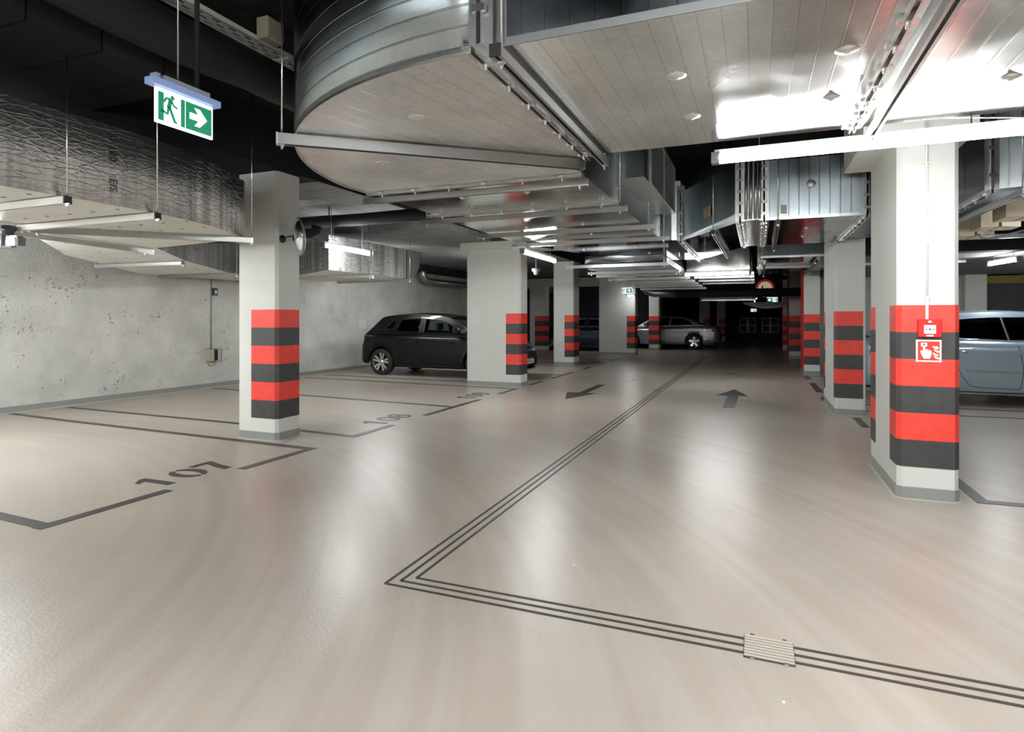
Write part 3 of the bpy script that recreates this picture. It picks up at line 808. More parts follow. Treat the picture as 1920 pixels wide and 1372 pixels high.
def exit_sign(c, right, wd, lab, mirror=False, rods=None, detail=True):
    """c = centre of the top edge of the panel, right = horizontal unit vector of reading direction"""
    r = Vector(right + (0,)).normalized(); nrm = r.cross(Vector((0, 0, 1))) ; h = wd * .5
    c = Vector(c)
    e = empty('exit_sign', tuple(c), lab, 'exit sign', 'green emergency exit signs')
    def f(u, v, k):
        if mirror: u = 1 - u
        return c + r * ((u - .5) * wd) + Vector((0, 0, (v - 1) * h)) + nrm * k
    mb = MB(); mb.bar(c - r * wd / 2 - Vector((0, 0, h / 2)) , c + r * wd / 2 - Vector((0, 0, h / 2)), .012, h + .006); mb.build('panel', M_lit, e)
    g0 = [[(.03, .06), (.03, .90), (.12, .90), (.12, .06)], [(.41, .06), (.41, .90), (.48, .90), (.48, .06)]]
    for gp in g0: quad_sym([gp], 'door_jamb', M_green, e, f, .0085)
    quad_sym(RUN, 'running_figure', M_green, e, f, .0085)
    # green field round the arrow
    fld = [[(.495, .06), (.495, .90), (.97, .90), (.97, .06)]]
    quad_sym(fld, 'arrow_field', M_green, e, f, .0085)
    quad_sym(ARROW, 'arrow', M_lit, e, f, .0100)
    if detail:
        up = Vector((0, 0, 1))
        MB().bar(c - r * (wd / 2 + .03) + up * .022, c + r * (wd / 2 + .03) + up * .022, .055, .03).build('light_housing', M_lens, e)
        MB().bar(c - r * (wd / 2 - .03) + up * .048, c + r * (wd / 2 - .03) + up * .048, .045, .024).build('housing_top', mat('exit_top', S((150, 156, 172)), .4), e)
        MB().bar(c - r * (wd / 2 + .01) + up * .045, c - r * (wd / 2 - .012) + up * .045, .04, .03).build('end_clip', MATS['exit_top'], e)
    for t, zt in (rods or ()):
        b = c + r * t * wd
        MB().tube([(b.x, b.y, c.z + .04), (b.x, b.y, zt)], .004 if t < 0 else .012, 6).build('suspension_rod', M_galv_dark if t < 0 else M_black, e)
    return e
exit_sign((-2.50, 2.07, 2.388), (0.0, 1.0), .305, 'lit green running-figure exit sign hanging at upper left', rods=((-.12, ZC), (.22, ZC)))
exit_sign((-3.99, 20.0, 2.36), (1.0, 0.0), .34, 'small distant exit sign with arrow right above the far column', rods=((-.3, ZC), (.3, ZC)), detail=False)
exit_sign((0.66, 32.0, 2.38), (1.0, 0.0), .50, 'distant exit sign with arrow pointing left in the dark zone', mirror=True, detail=False, rods=((-.3, 2.98),))
exit_sign((-.19, 36.0, 1.88), (1.0, 0.0), .30, 'lowest and farthest tiny exit sign in the dark zone', detail=False, rods=((-.3, 2.98),))
e = empty('letter_sign', (-.12, 32.0, 2.36), 'small lit white letter T hanging far down the dark zone', 'sign')
MB().box((-.24, 32.0, 2.30), (.0, 32.02, 2.36)).box((-.15, 32.0, 2.10), (-.09, 32.02, 2.30)).build('letter', M_lit, e)
MB().tube([(-.12, 32.01, 2.36), (-.12, 32.01, 2.98)], .006, 6).build('rod', M_galv, e)
e = empty('round_warning_sign', (.24, 22.0, 2.31), 'round red-rimmed prohibition sign half hidden above the far pipe', 'sign')
c = (.24, 22.0, 2.36)
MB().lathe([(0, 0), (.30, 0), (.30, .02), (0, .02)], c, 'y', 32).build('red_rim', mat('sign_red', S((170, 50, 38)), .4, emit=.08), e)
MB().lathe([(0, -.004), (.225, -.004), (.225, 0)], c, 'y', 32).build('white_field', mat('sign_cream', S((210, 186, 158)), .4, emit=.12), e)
MB().box((.14, 21.988, 2.2), (.18, 21.996, 2.45)).box((.26, 21.988, 2.2), (.34, 21.996, 2.37)).build('black_bars', M_black, e)
MB().tube([(.24, 22.01, 2.6), (.24, 22.01, ZC)], .01, 6).build('rod', M_galv_dark, e)

# ------------------------------------------------------------------ ductwork helpers
def duct(name, poly, z0, z1, lab, mb_bottom=None, mb_side=None, smooth=False, cat='ventilation duct', group=None):
    c = (sum(p[0] for p in poly) / len(poly), sum(p[1] for p in poly) / len(poly), z0)
    e = empty(name, c, lab, cat, group)
    MB().prism(poly, z0, z1, 0, 1, smooth).build('casing', [mb_bottom or M_sheet, mb_side or mb_bottom or M_sheet], e)
    return e
def edge_seam(e, pts, z, m=None, h=.022, t=.006):
    """turned metal lip following the lower edge"""
    for a, b in zip(pts, pts[1:]):
        pass
    mb = MB()
    o = off_path(pts, t); 
    n = len(pts)
    vs = [(p[0], p[1], z - .012) for p in pts] + [(p[0], p[1], z - .012) for p in o] + [(p[0], p[1], z + h) for p in o] + [(p[0], p[1], z + h) for p in pts]
    fs = []
    for i in range(n - 1):
        for k in range(4):
            a, b = k * n, ((k + 1) % 4) * n
            fs.append((a + i, a + i + 1, b + i + 1, b + i))
    mb.add(vs, fs)
    mb.build('edge_lip', m or M_galv, e)
def clamp(p, d, s=.025):
    """small bolted flange clamp"""
    d = Vector(d).normalized(); u = Vector((0, 0, 1)); sd = d.cross(u)
    p = Vector(p)
    mb = MB()
    mb.bar(p - sd * s * 1.3, p + sd * s * 1.3, s * 1.5, s * .8)
    mb.tube([p - u * s * 1.2, p + u * s * .6], s * .28, 6)
    return mb
def flange(e, p, q, z, n=5, gap=.0, h=.035, vert=None):
    """pair of angle flanges under a duct joint from p to q, with clamps; vert = top z for the side flange at q or p"""
    p = Vector((p[0], p[1], z)); q = Vector((q[0], q[1], z)); d = (q - p).normalized(); s = d.cross(Vector((0, 0, 1)))
    for k in (-1, 1):
        mb = MB()
        mb.bar(p + s * k * .012 + Vector((0, 0, -h / 2)), q + s * k * .012 + Vector((0, 0, -h / 2)), .005, h)
        mb.bar(p + s * k * .032 + Vector((0, 0, -.004)), q + s * k * .032 + Vector((0, 0, -.004)), .04, .008)
        mb.build('flange', M_galv, e)
    for i in range(n):
        c = p.lerp(q, (i + .5) / n) + Vector((0, 0, -h * .7))
        clamp(c, d).build('clamp', M_zinc, e)
def side_flange(e, x, y, z0, z1, nrm, n=3, along=None):
    """vertical flange on a side face; nrm outward"""
    nr = Vector(nrm + (0,)).normalized(); t = nr.cross(Vector((0, 0, 1)))
    b = Vector((x, y, 0))
    for k in (-1, 1):
        mb = MB()
        a0 = b + t * k * .012 + nr * .016
        mb.bar(a0 + Vector((0, 0, z0)), a0 + Vector((0, 0, z1)), .005, .034) if abs(nr.x) > .5 else mb.box((a0.x - .003, a0.y - .017, z0), (a0.x + .003, a0.y + .017, z1))
        a1 = b + t * k * .032 + nr * .004
        ax = (abs(t.x) * .02 + abs(nr.x) * .004, abs(t.y) * .02 + abs(nr.y) * .004)
        mb.box((a1.x - ax[0], a1.y - ax[1], z0), (a1.x + ax[0], a1.y + ax[1], z1))
        mb.build('flange', M_galv, e)
    for i in range(n):
        z = z0 + (z1 - z0) * (i + .5) / n
        c = b + nr * .025 + Vector((0, 0, z))
        MB().bar(c - t * .028, c + t * .028, .02, .03).build('clamp', M_zinc, e)
def rail(p, q, z, lab, rods=(0.03, .97), zt=ZC, h=.041, wd=.041, m=None, open_side=0, caps=True, group='duct hanger rails'):
    """strut channel under a duct on threaded rods"""
    a = Vector((p[0], p[1], z)); b = Vector((q[0], q[1], z)); d = (b - a).normalized(); s = d.cross(Vector((0, 0, 1)))
    e = empty('hanger_rail', tuple((a + b) / 2), lab, 'hanger rail', group)
    mb = MB()
    up = Vector((0, 0, 1))
    mb.bar(a + up * h / 2, b + up * h / 2, wd, .004)
    for k in (-1, 1):
        mb.bar(a + s * k * wd / 2, b + s * k * wd / 2, .004, h)
        mb.bar(a + s * k * (wd / 2 - .006) - up * h / 2, b + s * k * (wd / 2 - .006) - up * h / 2, .013, .004)
    mb.build('channel', m or M_rail, e)
    if caps:
        for c, k in ((a, -1), (b, 1)):
            MB().bar(c, c + d * k * .012, wd + .006, h + .008).build('end_cap', M_cap if caps == 'black' else M_galv, e)
    for t in rods:
        c = a.lerp(b, t)
        MB().tube([c - up * (h / 2 + .03), (c.x, c.y, zt)], .0055, 6).build('threaded_rod', M_zinc, e)
        MB().lathe([(0, -.018), (.011, -.018), (.011, -.006), (.02, -.006), (.02, 0), (0, 0)], c - up * h / 2, 'z', 6, smooth=False).build('nut', M_zinc, e)
    return e
def knob(e, x, y, z, r=.045, nrm=None):
    """pressed metal disc of an internal brace"""
    pr = [(0, -.016), (.010, -.016), (.012, -.010), (r * .5, -.009), (r, -.001), (r, 0), (0, 0)]
    if nrm is None:
        MB().lathe(pr, (x, y, z), 'z', 20).build('brace_disc', M_disc, e)
    else:
        MB().lathe(pr, (x, y, z), 'y' if nrm == 'y' else 'x', 20).build('brace_disc', M_disc, e)

# ---- duct A : crossing overhead in the foreground
Z0 = 2.45
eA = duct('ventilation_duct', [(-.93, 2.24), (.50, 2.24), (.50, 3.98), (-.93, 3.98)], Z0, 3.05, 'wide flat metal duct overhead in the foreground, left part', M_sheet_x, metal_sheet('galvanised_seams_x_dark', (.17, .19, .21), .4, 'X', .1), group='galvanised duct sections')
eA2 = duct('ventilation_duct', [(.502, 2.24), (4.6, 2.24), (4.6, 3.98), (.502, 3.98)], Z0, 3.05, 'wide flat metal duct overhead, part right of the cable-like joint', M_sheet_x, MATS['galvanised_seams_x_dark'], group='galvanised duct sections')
edge_seam(eA, [(-.93, 2.24), (.50, 2.24)], Z0, M_galv_dark)
edge_seam(eA2, [(.502, 2.24), (4.6, 2.24)], Z0, M_galv_dark)
for x, y in ((.34, 2.82), (-.34, 2.83), (.34, 3.40), (-.33, 3.43)): knob(eA, x, y, Z0)
for x, y in ((1.07, 3.42), (1.07, 2.82)): knob(eA2, x, y, Z0)
flange(eA2, (.502, 2.24), (.502, 3.97), Z0, 8)
rail((.60, 2.18), (.60, 3.985), 2.40, 'strut rail beside the overhead duct joint at upper right', rods=(.04, .965), zt=ZC, caps=True)
# elbow
pts = [(-1.08, 2.24)] + [(-1.06 - 2.12 * sin(radians(a)), 4.38 - 2.14 * cos(radians(a))) for a in range(4, 88, 4)] + [(-3.16, 4.42), (-1.24, 4.42), (-1.24, 4.2), (-1.17, 4.06), (-1.08, 3.98)]
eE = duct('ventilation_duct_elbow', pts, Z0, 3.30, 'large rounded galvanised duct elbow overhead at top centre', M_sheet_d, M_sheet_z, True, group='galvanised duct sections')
edge_seam(eE, pts[:23], Z0)
duct('duct_collar', [(-1.08, 2.26), (-.93, 2.26), (-.93, 3.97), (-1.08, 3.97)], Z0, 3.04, 'short collar joining elbow and flat foreground duct', M_galv, M_galv_dark, group='galvanised duct sections')
flange(eE, (-1.06, 2.2), (-1.06, 4.0), Z0, 7)
side_flange(eE, -1.04, 2.24, Z0, 3.05, (0, -1), 2)
rail((-.955, 2.19), (-.955, 4.08), 2.405, 'strut rail with black end cap at the mouth of the large elbow', rods=(.03, .97), m=M_galv_dark, caps='black')
rail((-2.62, 2.80), (-1.12, 4.06), 2.41, 'long strut rail running diagonally under the large elbow', rods=(.01,), h=.06, wd=.05, m=M_galv_dark)
for x, y in ((-1.72, 2.88), (-2.45, 3.63)): knob(eE, x, y, Z0, .05)
# ---- duct B sections down the left of the aisle
eB1 = duct('ventilation_duct', [(-3.16, 4.44), (-1.24, 4.44), (-1.24, 5.62), (-3.18, 5.62)], Z0, 3.28, 'galvanised duct section just beyond the large elbow', M_sheet_y, M_sheet, group='galvanised duct sections')
flange(eB1, (-3.16, 4.43), (-1.22, 4.43), Z0, 6)
rail((-3.22, 4.50), (-1.20, 4.50), 2.385, 'strut rail at the far mouth of the large elbow', h=.045)
for x, y in ((-1.86, 4.95), (-2.49, 4.95)): knob(eB1, x, y, Z0, .03)
eB2 = duct('ventilation_duct', [(-3.20, 5.66), (-1.24, 5.66), (-1.24, 8.30), (-3.26, 8.30)], Z0, 3.28, 'long galvanised duct section with grille box on its right side', M_sheet_y, M_sheet, group='galvanised duct sections')
flange(eB2, (-3.24, 5.64), (-1.20, 5.64), Z0, 6)
side_flange(eB1, -1.24, 5.64, Z0, 3.28, (1, 0), 3)
rail((-3.36, 5.70), (-1.14, 5.70), 2.385, 'strut rail under the second joint of the aisle duct', h=.045)
rail((-3.34, 7.10), (-1.10, 7.10), 2.41, 'strut rail midway under the long aisle duct section', h=.05)
rail((-3.30, 8.20), (-1.08, 8.20), 2.41, 'strut rail near the wide concrete beam under the aisle duct', h=.05)
for x, y in ((-1.86, 6.15), (-1.88, 6.85), (-2.58, 6.2), (-2.58, 6.85), (-2.0, 7.7)): knob(eB2, x, y, Z0, .025)
side_flange(eB2, -1.24, 8.25, Z0, 3.28, (1, 0), 4)
MB().box((-1.24, 5.78, 2.69), (-.99, 7.95, 3.27)).build('grille_box', M_sheet, eB2)
f = MB()
def chev(y0, y1):
    n = int((y1 - y0) / .055)
    for i in range(n):
        y = y0 + (i + .5) * (y1 - y0) / n
        for j in range(19):
            z = 2.72 + j * .028
            f.bar((-.985, y - .022, z), (-.985, y + .022, z + .018), .012, .006, up=(1, 0, 0))
chev(6.15, 7.0); chev(7.04, 7.9)
f.build('perforated_grille', M_galv, eB2, label='chevron mesh grille')
MB().box((-.989, 6.12, 2.705), (-.987, 7.93, 3.25)).build('grille_backing', M_black, eB2)
f = MB()
for z in (2.70, 3.26): f.bar((-.98, 6.1, z), (-.98, 7.95, z), .02, .02)
for y in (6.1, 7.02, 7.95): f.bar((-.98, y, 2.7), (-.98, y, 3.26), .02, .02)
f.build('grille_frame', M_galv, eB2)
# junction
eJ = duct('duct_junction', [(-3.26, 8.32), (-1.24, 8.32), (-1.22, 8.6), (-1.12, 8.74), (-1.0, 8.77), (-1.0, 11.95), (-1.74, 11.45), (-2.34, 10.30), (-2.72, 10.14)], Z0, 3.28,
          'broad duct junction where the aisle duct meets the cross duct', M_low, M_sheet, group='galvanised duct sections')
flange(eJ, (-1.0, 8.8), (-1.0, 11.95), Z0, 9)
for x, y in ((-2.56, 9.42), (-1.68, 10.29), (-1.7, 9.3)): knob(eJ, x, y, Z0, .025)
# ---- cross duct C
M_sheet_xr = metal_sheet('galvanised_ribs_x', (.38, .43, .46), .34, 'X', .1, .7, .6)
eC1 = duct('ventilation_duct', [(-.99, 8.77), (-.19, 7.30), (-.19, 9.95), (-.99, 11.85)], Z0, 3.12, 'slanting galvanised duct section with a cardboard tag', M_low, metal_sheet('galvanised_broad_gloss', (.60, .66, .69), .5), group='galvanised duct sections')
eC2 = duct('bent_duct_section', [(-.17, 7.30), (.06, 7.30), (.06, 9.85), (-.17, 9.90)], Z0, 3.11, 'short crumpled flexible collar in the cross duct', mat('flexible_collar', (.45, .45, .43), .3, 1.0, bump=.6, bscale=9), None, group='galvanised duct sections')
f = MB()
for x in (-.12, -.07, -.02, .02): f.tube([(x, 7.285, 2.46), (x + .006, 7.285, 3.11)], .016, 8)
f.build('pleats', MATS['flexible_collar'], eC2)
eC3 = duct('ventilation_duct', [(.08, 7.30), (1.06, 7.30), (1.06, 9.85), (.08, 9.85)], Z0, 3.10, 'ribbed galvanised cross duct section reflecting red stripes', M_low_x, M_sheet_xr, group='galvanised duct sections')
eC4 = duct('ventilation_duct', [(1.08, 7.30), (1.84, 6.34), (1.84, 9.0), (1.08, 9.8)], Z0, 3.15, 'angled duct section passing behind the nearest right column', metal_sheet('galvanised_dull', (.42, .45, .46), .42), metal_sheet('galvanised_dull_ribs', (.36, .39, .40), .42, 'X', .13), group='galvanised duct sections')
eC5 = duct('ventilation_duct', [(1.86, 6.33), (2.10, 6.25), (6.0, 6.1), (6.0, 6.9), (2.10, 7.0), (2.10, 8.6), (1.86, 8.9)], Z0, 3.15, 'duct section leaving the frame right of the nearest column', MATS['galvanised_dull'], MATS['galvanised_dull_ribs'], group='galvanised duct sections')
flange(eC5, (1.85, 6.3), (1.85, 8.9), Z0, 9)
rail((2.04, 6.2), (2.04, 9.0), 2.40, 'strut rail under the duct right of the nearest column', rods=(.02,), zt=3.6)
side_flange(eC5, 1.85, 6.32, Z0, 3.15, (0, -1), 3)
edge_seam(eC3, [(.08, 7.30), (1.06, 7.30)], Z0)
edge_seam(eC1, [(-.99, 8.77), (-.19, 7.30)], Z0)
for x, n in ((-.18, 5), (.07, 5), (1.07, 5)):
    flange(eC3 if x > 0 else eC2, (x, 7.30), (x, 9.85), Z0, 9)
    side_flange(eC3 if x > 0 else eC2, x, 7.30, Z0, 3.1, (0, -1), n)
side_flange(eC1, -.99, 8.74, Z0, 3.2, (0, -1), 5)
knob(eC3, .54, 7.30, 2.81, .042, 'y')
for x, y in ((.55, 8.16), (.56, 8.99)): knob(eC3, x, y, Z0, .022)
MB().box((-.62, 7.975, 2.62), (-.45, 7.99, 2.75)).build('cardboard_tag', mat('cardboard', S((188, 178, 158)), .8), eC1, xf=Matrix.Translation(-Vector(eC1.location)) @ Matrix.Translation((-.62, 8.05, 0)) @ Matrix.Rotation(-atan2(1.47, .8), 4, 'Z') @ Matrix.Translation((.62, -7.99, 0)))
MB().box((.24, 7.288, 2.50), (.30, 7.297, 2.60)).build('cardboard_tag', MATS['cardboard'], eC3)
rail((-.50, 7.70), (-.47, 10.85), 2.395, 'short strut rail under the slanting duct section', rods=(.02, .98), caps='black', m=M_galv_dark)
rail((.21, 7.18), (.23, 10.0), 2.40, 'strut rail under the ribbed cross duct', rods=(.02, .98), caps='black', m=M_galv_dark)
e = empty('smoke_detector', (-.77, 9.9, 2.26), 'small grey sensor box hanging under the duct junction', 'detector')
MB().box((-.83, 9.87, 2.21), (-.69, 9.97, 2.27)).build('body', mat('sensor_grey', S((150, 148, 160)), .4), e, bevel=.01)
MB().tube([(-.76, 9.92, 2.27), (-.76, 9.92, 2.45)], .006, 6).build('stem', M_galv, e)
# ---- lower duct bundle D2, D3 far down the aisle
def curved_side(x0, y0, y1, r):
    return [(x0, y1), (x0, y0 + r)] + [(x0 + r - r * cos(radians(a)), y0 + r - r * sin(radians(a))) for a in range(15, 91, 15)]
Zd = 2.33
eD = duct('ventilation_duct', curved_side(-3.16, 10.7, 20.0, 1.1) + [(-1.52, 10.7), (-1.52, 20.0)], Zd, 2.60, 'lower galvanised duct running away beneath the junction', M_low, M_sheet_z, True, group='galvanised duct sections')
MB().box((-1.518, 11.0, Zd + .01), (-1.49, 13.3, 2.44)).build('side_panel', M_white, eD, label='bright white side panel')
for k, y in enumerate((10.75, 12.4, 13.2, 14.4, 15.6, 16.6, 17.8, 19.2)):
    nm = ['first and nearest', 'second', 'third', 'fourth', 'fifth', 'sixth', 'seventh', 'last'][k]
    rail((-3.26 - .02 * k, y), (-1.44, y - .05), Zd - .035 - .004 * k, nm + ' strut rail under the lower aisle duct, counted from the viewer', zt=2.45 if y < 11 else 2.95, h=.05)
eD3 = duct('ventilation_duct', [(-1.46, 13.95), (-.15, 13.85), (-.15, 20), (-1.46, 20)], 2.40, 2.95, 'ribbed white-lit duct end above the far aisle lamp', M_low_x, metal_sheet('galvanised_ribs_fine', (.72, .72, .70), .3, 'X', .11, .3), group='galvanised duct sections')
for k, y in enumerate((14.2, 15.2, 16.4, 17.6)):
    nm = ['nearest', 'second', 'third', 'farthest'][k]
    rail((-1.40, y), (-.08, y), 2.34 - .004 * k, nm + ' strut rail behind the far aisle lamp', zt=2.95, h=.05)
# ---- right-hand far duct
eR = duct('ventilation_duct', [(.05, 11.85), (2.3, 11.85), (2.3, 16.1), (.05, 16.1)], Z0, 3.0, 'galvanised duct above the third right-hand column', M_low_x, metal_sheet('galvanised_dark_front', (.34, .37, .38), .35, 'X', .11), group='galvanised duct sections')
edge_seam(eR, [(.05, 11.85), (1.4, 11.85)], Z0)
side_flange(eR, .05, 11.85, Z0, 3.0, (0, -1), 4)
flange(eR, (.05, 11.9), (.05, 16.1), Z0, 10)
rail((.0, 13.75), (1.3, 13.85), 2.42, 'strut rail crossing under the far right-hand duct', zt=3.0, h=.05)
rail((1.00, 12.3), (1.03, 15.9), 2.39, 'strut rail running away beside the third right-hand column', zt=3.0, h=.05, m=M_galv_dark, caps='black')
rail((.12, 12.0), (.14, 15.9), 2.39, 'left strut rail under the far right-hand duct', zt=3.0, h=.05)

# ---- foil wrapped ducts on the left
ZF0, ZF1 = 2.12, 2.655
F_out = [(-4.06, -3.0), (-4.06, 2.9), (-4.08, 3.15), (-4.12, 3.4), (-4.18, 3.62), (-4.25, 3.82), (-4.33, 3.98), (-4.40, 4.11), (-4.47, 4.24), (-4.50, 4.36), (-4.56, 4.44), (-4.70, 4.48)]
eF = duct('insulated_duct', F_out + [(-6.08, 4.68), (-5.86, 3.26), (-5.5, 3.05), (-5.5, -3.0)], ZF0, ZF1, 'foil-wrapped insulated duct at upper left, rounding off before the column', M_board, M_foil, True, group='foil-wrapped ducts')
eF2 = duct('insulated_duct', [(-6.10, 4.70), (-7.1, 5.9), (-8.2, 7.6), (-9.0, 9.4), (-9.88, 9.4), (-9.88, 7.3), (-8.7, 5.9), (-7.8, 4.8), (-5.88, 3.28)], ZF0, ZF1, 'foil-wrapped duct slanting back to the left wall', M_board, M_foil, group='foil-wrapped ducts')
# G with a rounded far lower end
eG = duct('insulated_duct', [(-6.20, 7.7), (-6.17, 9.9), (-9.88, 10.4), (-9.88, 9.45), (-9.0, 9.45)], 2.11, 2.66, 'foil-wrapped duct behind the left column with a lamp in front', M_board, M_foil, group='foil-wrapped ducts')
prof = [(9.92, 2.66), (9.92, 2.11), (10.02, 2.115), (10.15, 2.15), (10.27, 2.23), (10.36, 2.34), (10.40, 2.47), (10.40, 2.62), (10.52, 2.66)]
mb = MB()
n = len(prof)
vs = [(-6.16, y, z) for y, z in prof] + [(-7.6, y, z) for y, z in prof]
mb.add(vs, [tuple(range(n)), tuple(range(2 * n - 1, n - 1, -1))] + [(i, (i + 1) % n, (i + 1) % n + n, i + n) for i in range(n)])
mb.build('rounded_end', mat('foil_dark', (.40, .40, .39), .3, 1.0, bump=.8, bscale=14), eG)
# little dark anchors on the board undersides
def dots(e, x0, x1, y0, y1, sx, sy, z):
    mb = MB(); y = y0; k = 0
    while y < y1:
        x = x0 + (k % 2) * sx / 2
        while x < x1:
            mb.lathe([(0, -.003), (.014, -.003), (.014, 0)], (x, y, z), 'z', 8)
            x += sx
        y += sy; k += 1
    mb.build('fixing_dots', M_grey, e)
dots(eF, -5.35, -4.15, .4, 3.9, .26, .28, ZF0)
mb = MB()
for i in range(7):
    for j in range(3):
        x = -6.3 - i * .42 - j * .28; y = 4.3 + i * .62 - j * .25
        mb.lathe([(0, -.003), (.014, -.003), (.014, 0)], (x, y, ZF0), 'z', 8)
mb.build('fixing_dots', M_grey, eF2)
def text_mesh(name, cu):
    t = bpy.data.objects.new('tmp', cu); COL.objects.link(t)
    bpy.context.view_layer.update()
    me = bpy.data.meshes.new_from_object(t.evaluated_get(bpy.context.evaluated_depsgraph_get()))
    bpy.data.objects.remove(t)
    o = bpy.data.objects.new(name, me); COL.objects.link(o)
    return o
def txt(e, body, loc, size, right, lab=None):
    cu = bpy.data.curves.new('printed_text', 'FONT'); cu.body = body; cu.size = size; cu.extrude = .0006
    cu.materials.append(M_blackpl)
    o = text_mesh('printed_text', cu)
    r = Vector(right).normalized()
    up = Vector((0, 0, 1)) if abs(r.z) < .5 else Vector((0, 1, 0))
    nrm = r.cross(up)
    m = Matrix((r, up, nrm)).transposed().to_4x4()
    o.matrix_world = Matrix.Translation(Vector(loc)) @ m
    o.parent = e
    o.matrix_parent_inverse = Matrix.Translation(-Vector(e.location)) if not e.rotation_euler.z else e.matrix_world.inverted()
    return o
txt(eF, 'EIS', (-4.054, 2.78, 2.30), .075, (0, 0, -1))
txt(eF, 'IS 120', (-4.054, 2.78, 2.60), .075, (0, 0, -1))
txt(eF, 'EIS 120', (-4.054, 1.2, 2.58), .075, (0, 0, -1))
f1 = Vector((-1.1, 1.7, 0)).normalized()
txt(eF2, 'EIS 120', (-7.25 + .006, 6.15, 2.30), .07, tuple(-f1) if False else (-.543, .84, 0))
rail((-4.00, 2.47), (-5.6, 2.47), 2.09, 'first strut rail under the left foil duct, nearest the frame edge', rods=(.0,), zt=ZB, caps='black', m=M_white)
rail((-4.02, 3.10), (-5.62, 3.10), 2.09, 'second strut rail under the left foil duct', rods=(.0, .98), zt=ZC, caps='black', m=M_white)
rail((-4.44, 4.40), (-5.62, 3.20), 2.09, 'diagonal strut rail under the rounded end of the foil duct', rods=(.0, .98), zt=ZC)
rail((-5.95, 3.20), (-6.25, 4.75), 2.09, 'strut rail at the bend of the slanting foil duct', rods=(.95,), zt=ZB)
rail((-7.12, 5.86), (-8.7, 5.75), 2.09, 'strut rail under the middle of the slanting foil duct', rods=(.0, .98), zt=ZB, caps='black')
rail((-8.1, 7.7), (-9.8, 7.6), 2.09, 'strut rail under the end of the slanting foil duct', rods=(.0, .98), zt=ZB)
rail((-6.12, 8.75), (-7.9, 8.85), 2.08, 'strut rail under the lit foil duct behind the column', rods=(.0, .03), zt=ZB)
rail((-6.10, 9.92), (-7.9, 10.1), 2.08, 'strut rail at the rounded end of the lit foil duct', rods=(.0,), zt=ZB)
# camera at the far left
e = empty('security_camera', (-5.75, 3.10, 2.10), 'small round security camera under the foil duct at the left edge', 'camera')
MB().lathe([(0, -.05), (.035, -.045), (.048, -.01), (.045, .03), (0, .03)], (-5.62, 3.02, 2.07), 'z', 16).build('dome', mat('camera_dark', S((60, 62, 68)), .3), e)
MB().bar((-5.69, 3.02, 2.10), (-5.69, 3.02, 1.93), .03, .02).build('bracket', M_grey, e)
MB().bar((-5.69, 3.02, 1.93), (-5.55, 3.02, 1.93), .03, .02).build('bracket', M_grey, e)

# ------------------------------------------------------------------ pipes and trays
def wavy(pts, r, k=.035):
    return [r * (1 + random.uniform(-k, k)) for _ in pts]
pts = [(-3.47 + .012 * sin(i * 1.3), -2.5 + i * .28, 3.17 + .012 * sin(i * .9)) for i in range(62)]
MB().tube(pts, wavy(pts, .145), 18).build('lagged_pipe', M_lag, label='thick black lagged pipe running along the ceiling at upper left', cat='pipe')
pts = [(-4.1 - i * .2, 1.35 - i * .12, 3.12) for i in range(-3, 12)]
MB().tube(pts, wavy(pts, .12), 16).build('lagged_pipe', M_lag, label='black lagged branch pipe meeting the thick one in the top left corner', cat='pipe') if False else None
pts = [(-9.7 + i * .25, 7.3, 2.785 + .004 * sin(i)) for i in range(24)]
MB().tube(pts, wavy(pts, .088), 14).build('lagged_pipe', M_lag, label='black lagged pipe crossing under the bay ceiling behind the mirror', cat='pipe')
pts = [(-9.0 + i * .25, 6.9, 2.58 - .02 * i / 12) for i in range(13)] + [(-5.86, 6.9, 2.555), (-5.78, 6.9, 2.585), (-5.76, 6.9, 2.66)]
MB().tube(pts, .072, 14).build('lagged_pipe', M_lag, label='lower black pipe ending in an elbow right of the mirror', cat='pipe')
MB().tube([(-5.87, 7.3, 2.87), (-5.87, 7.3, ZB)], .008, 6).build('pipe_hanger', M_black, label='black rod holding the crossing pipe under the bay ceiling', cat='pipe hanger')
e = empty('cable_tray', (-3.48, 1, 3.42), 'white perforated cable tray along the ceiling at upper left', 'cable tray')
f = MB()
tx0, tx1 = -3.565, -3.425
M_tray = mat('tray_white', S((214, 212, 202)), .5)
ys = [i * .14 for i in range(0, 60)]
cols_ = [tx0, tx0 + .022, tx0 + .042, tx0 + .060, tx0 + .080, tx0 + .098, tx0 + .118, tx1]
for i in range(0, 7, 2): f.box((cols_[i], -.5, 3.40), (cols_[i + 1], 7.9, 3.403))
for i in (1, 3, 5):
    for y in ys: f.box((cols_[i], y - .5 + (.07 if i == 3 else 0), 3.40), (cols_[i + 1], y - .5 + .075 + (.07 if i == 3 else 0), 3.403))
f.box((tx0, -.5, 3.40), (tx0 + .003, 7.9, 3.44)); f.box((tx1 - .003, -.5, 3.40), (tx1, 7.9, 3.44))
f.build('perforated_base', M_tray, e)
for y in (2.45, 3.75):
    MB().bar((tx0 - .03, y, 3.385), (tx1 + .03, y, 3.385), .04, .02).build('support_arm', M_tray, e)
    MB().bar((tx0 - .02, y, 3.39), (tx0 - .02, y, ZC), .012, .012).build('rod', M_galv_dark, e)
MB().box((-3.44, 3.45, 3.42), (-3.33, 3.62, 3.58)).build('junction_box', mat('beige_plastic', S((176, 166, 146)), .5), label='small beige junction box beside the perforated cable tray', cat='junction box', bevel=.01)
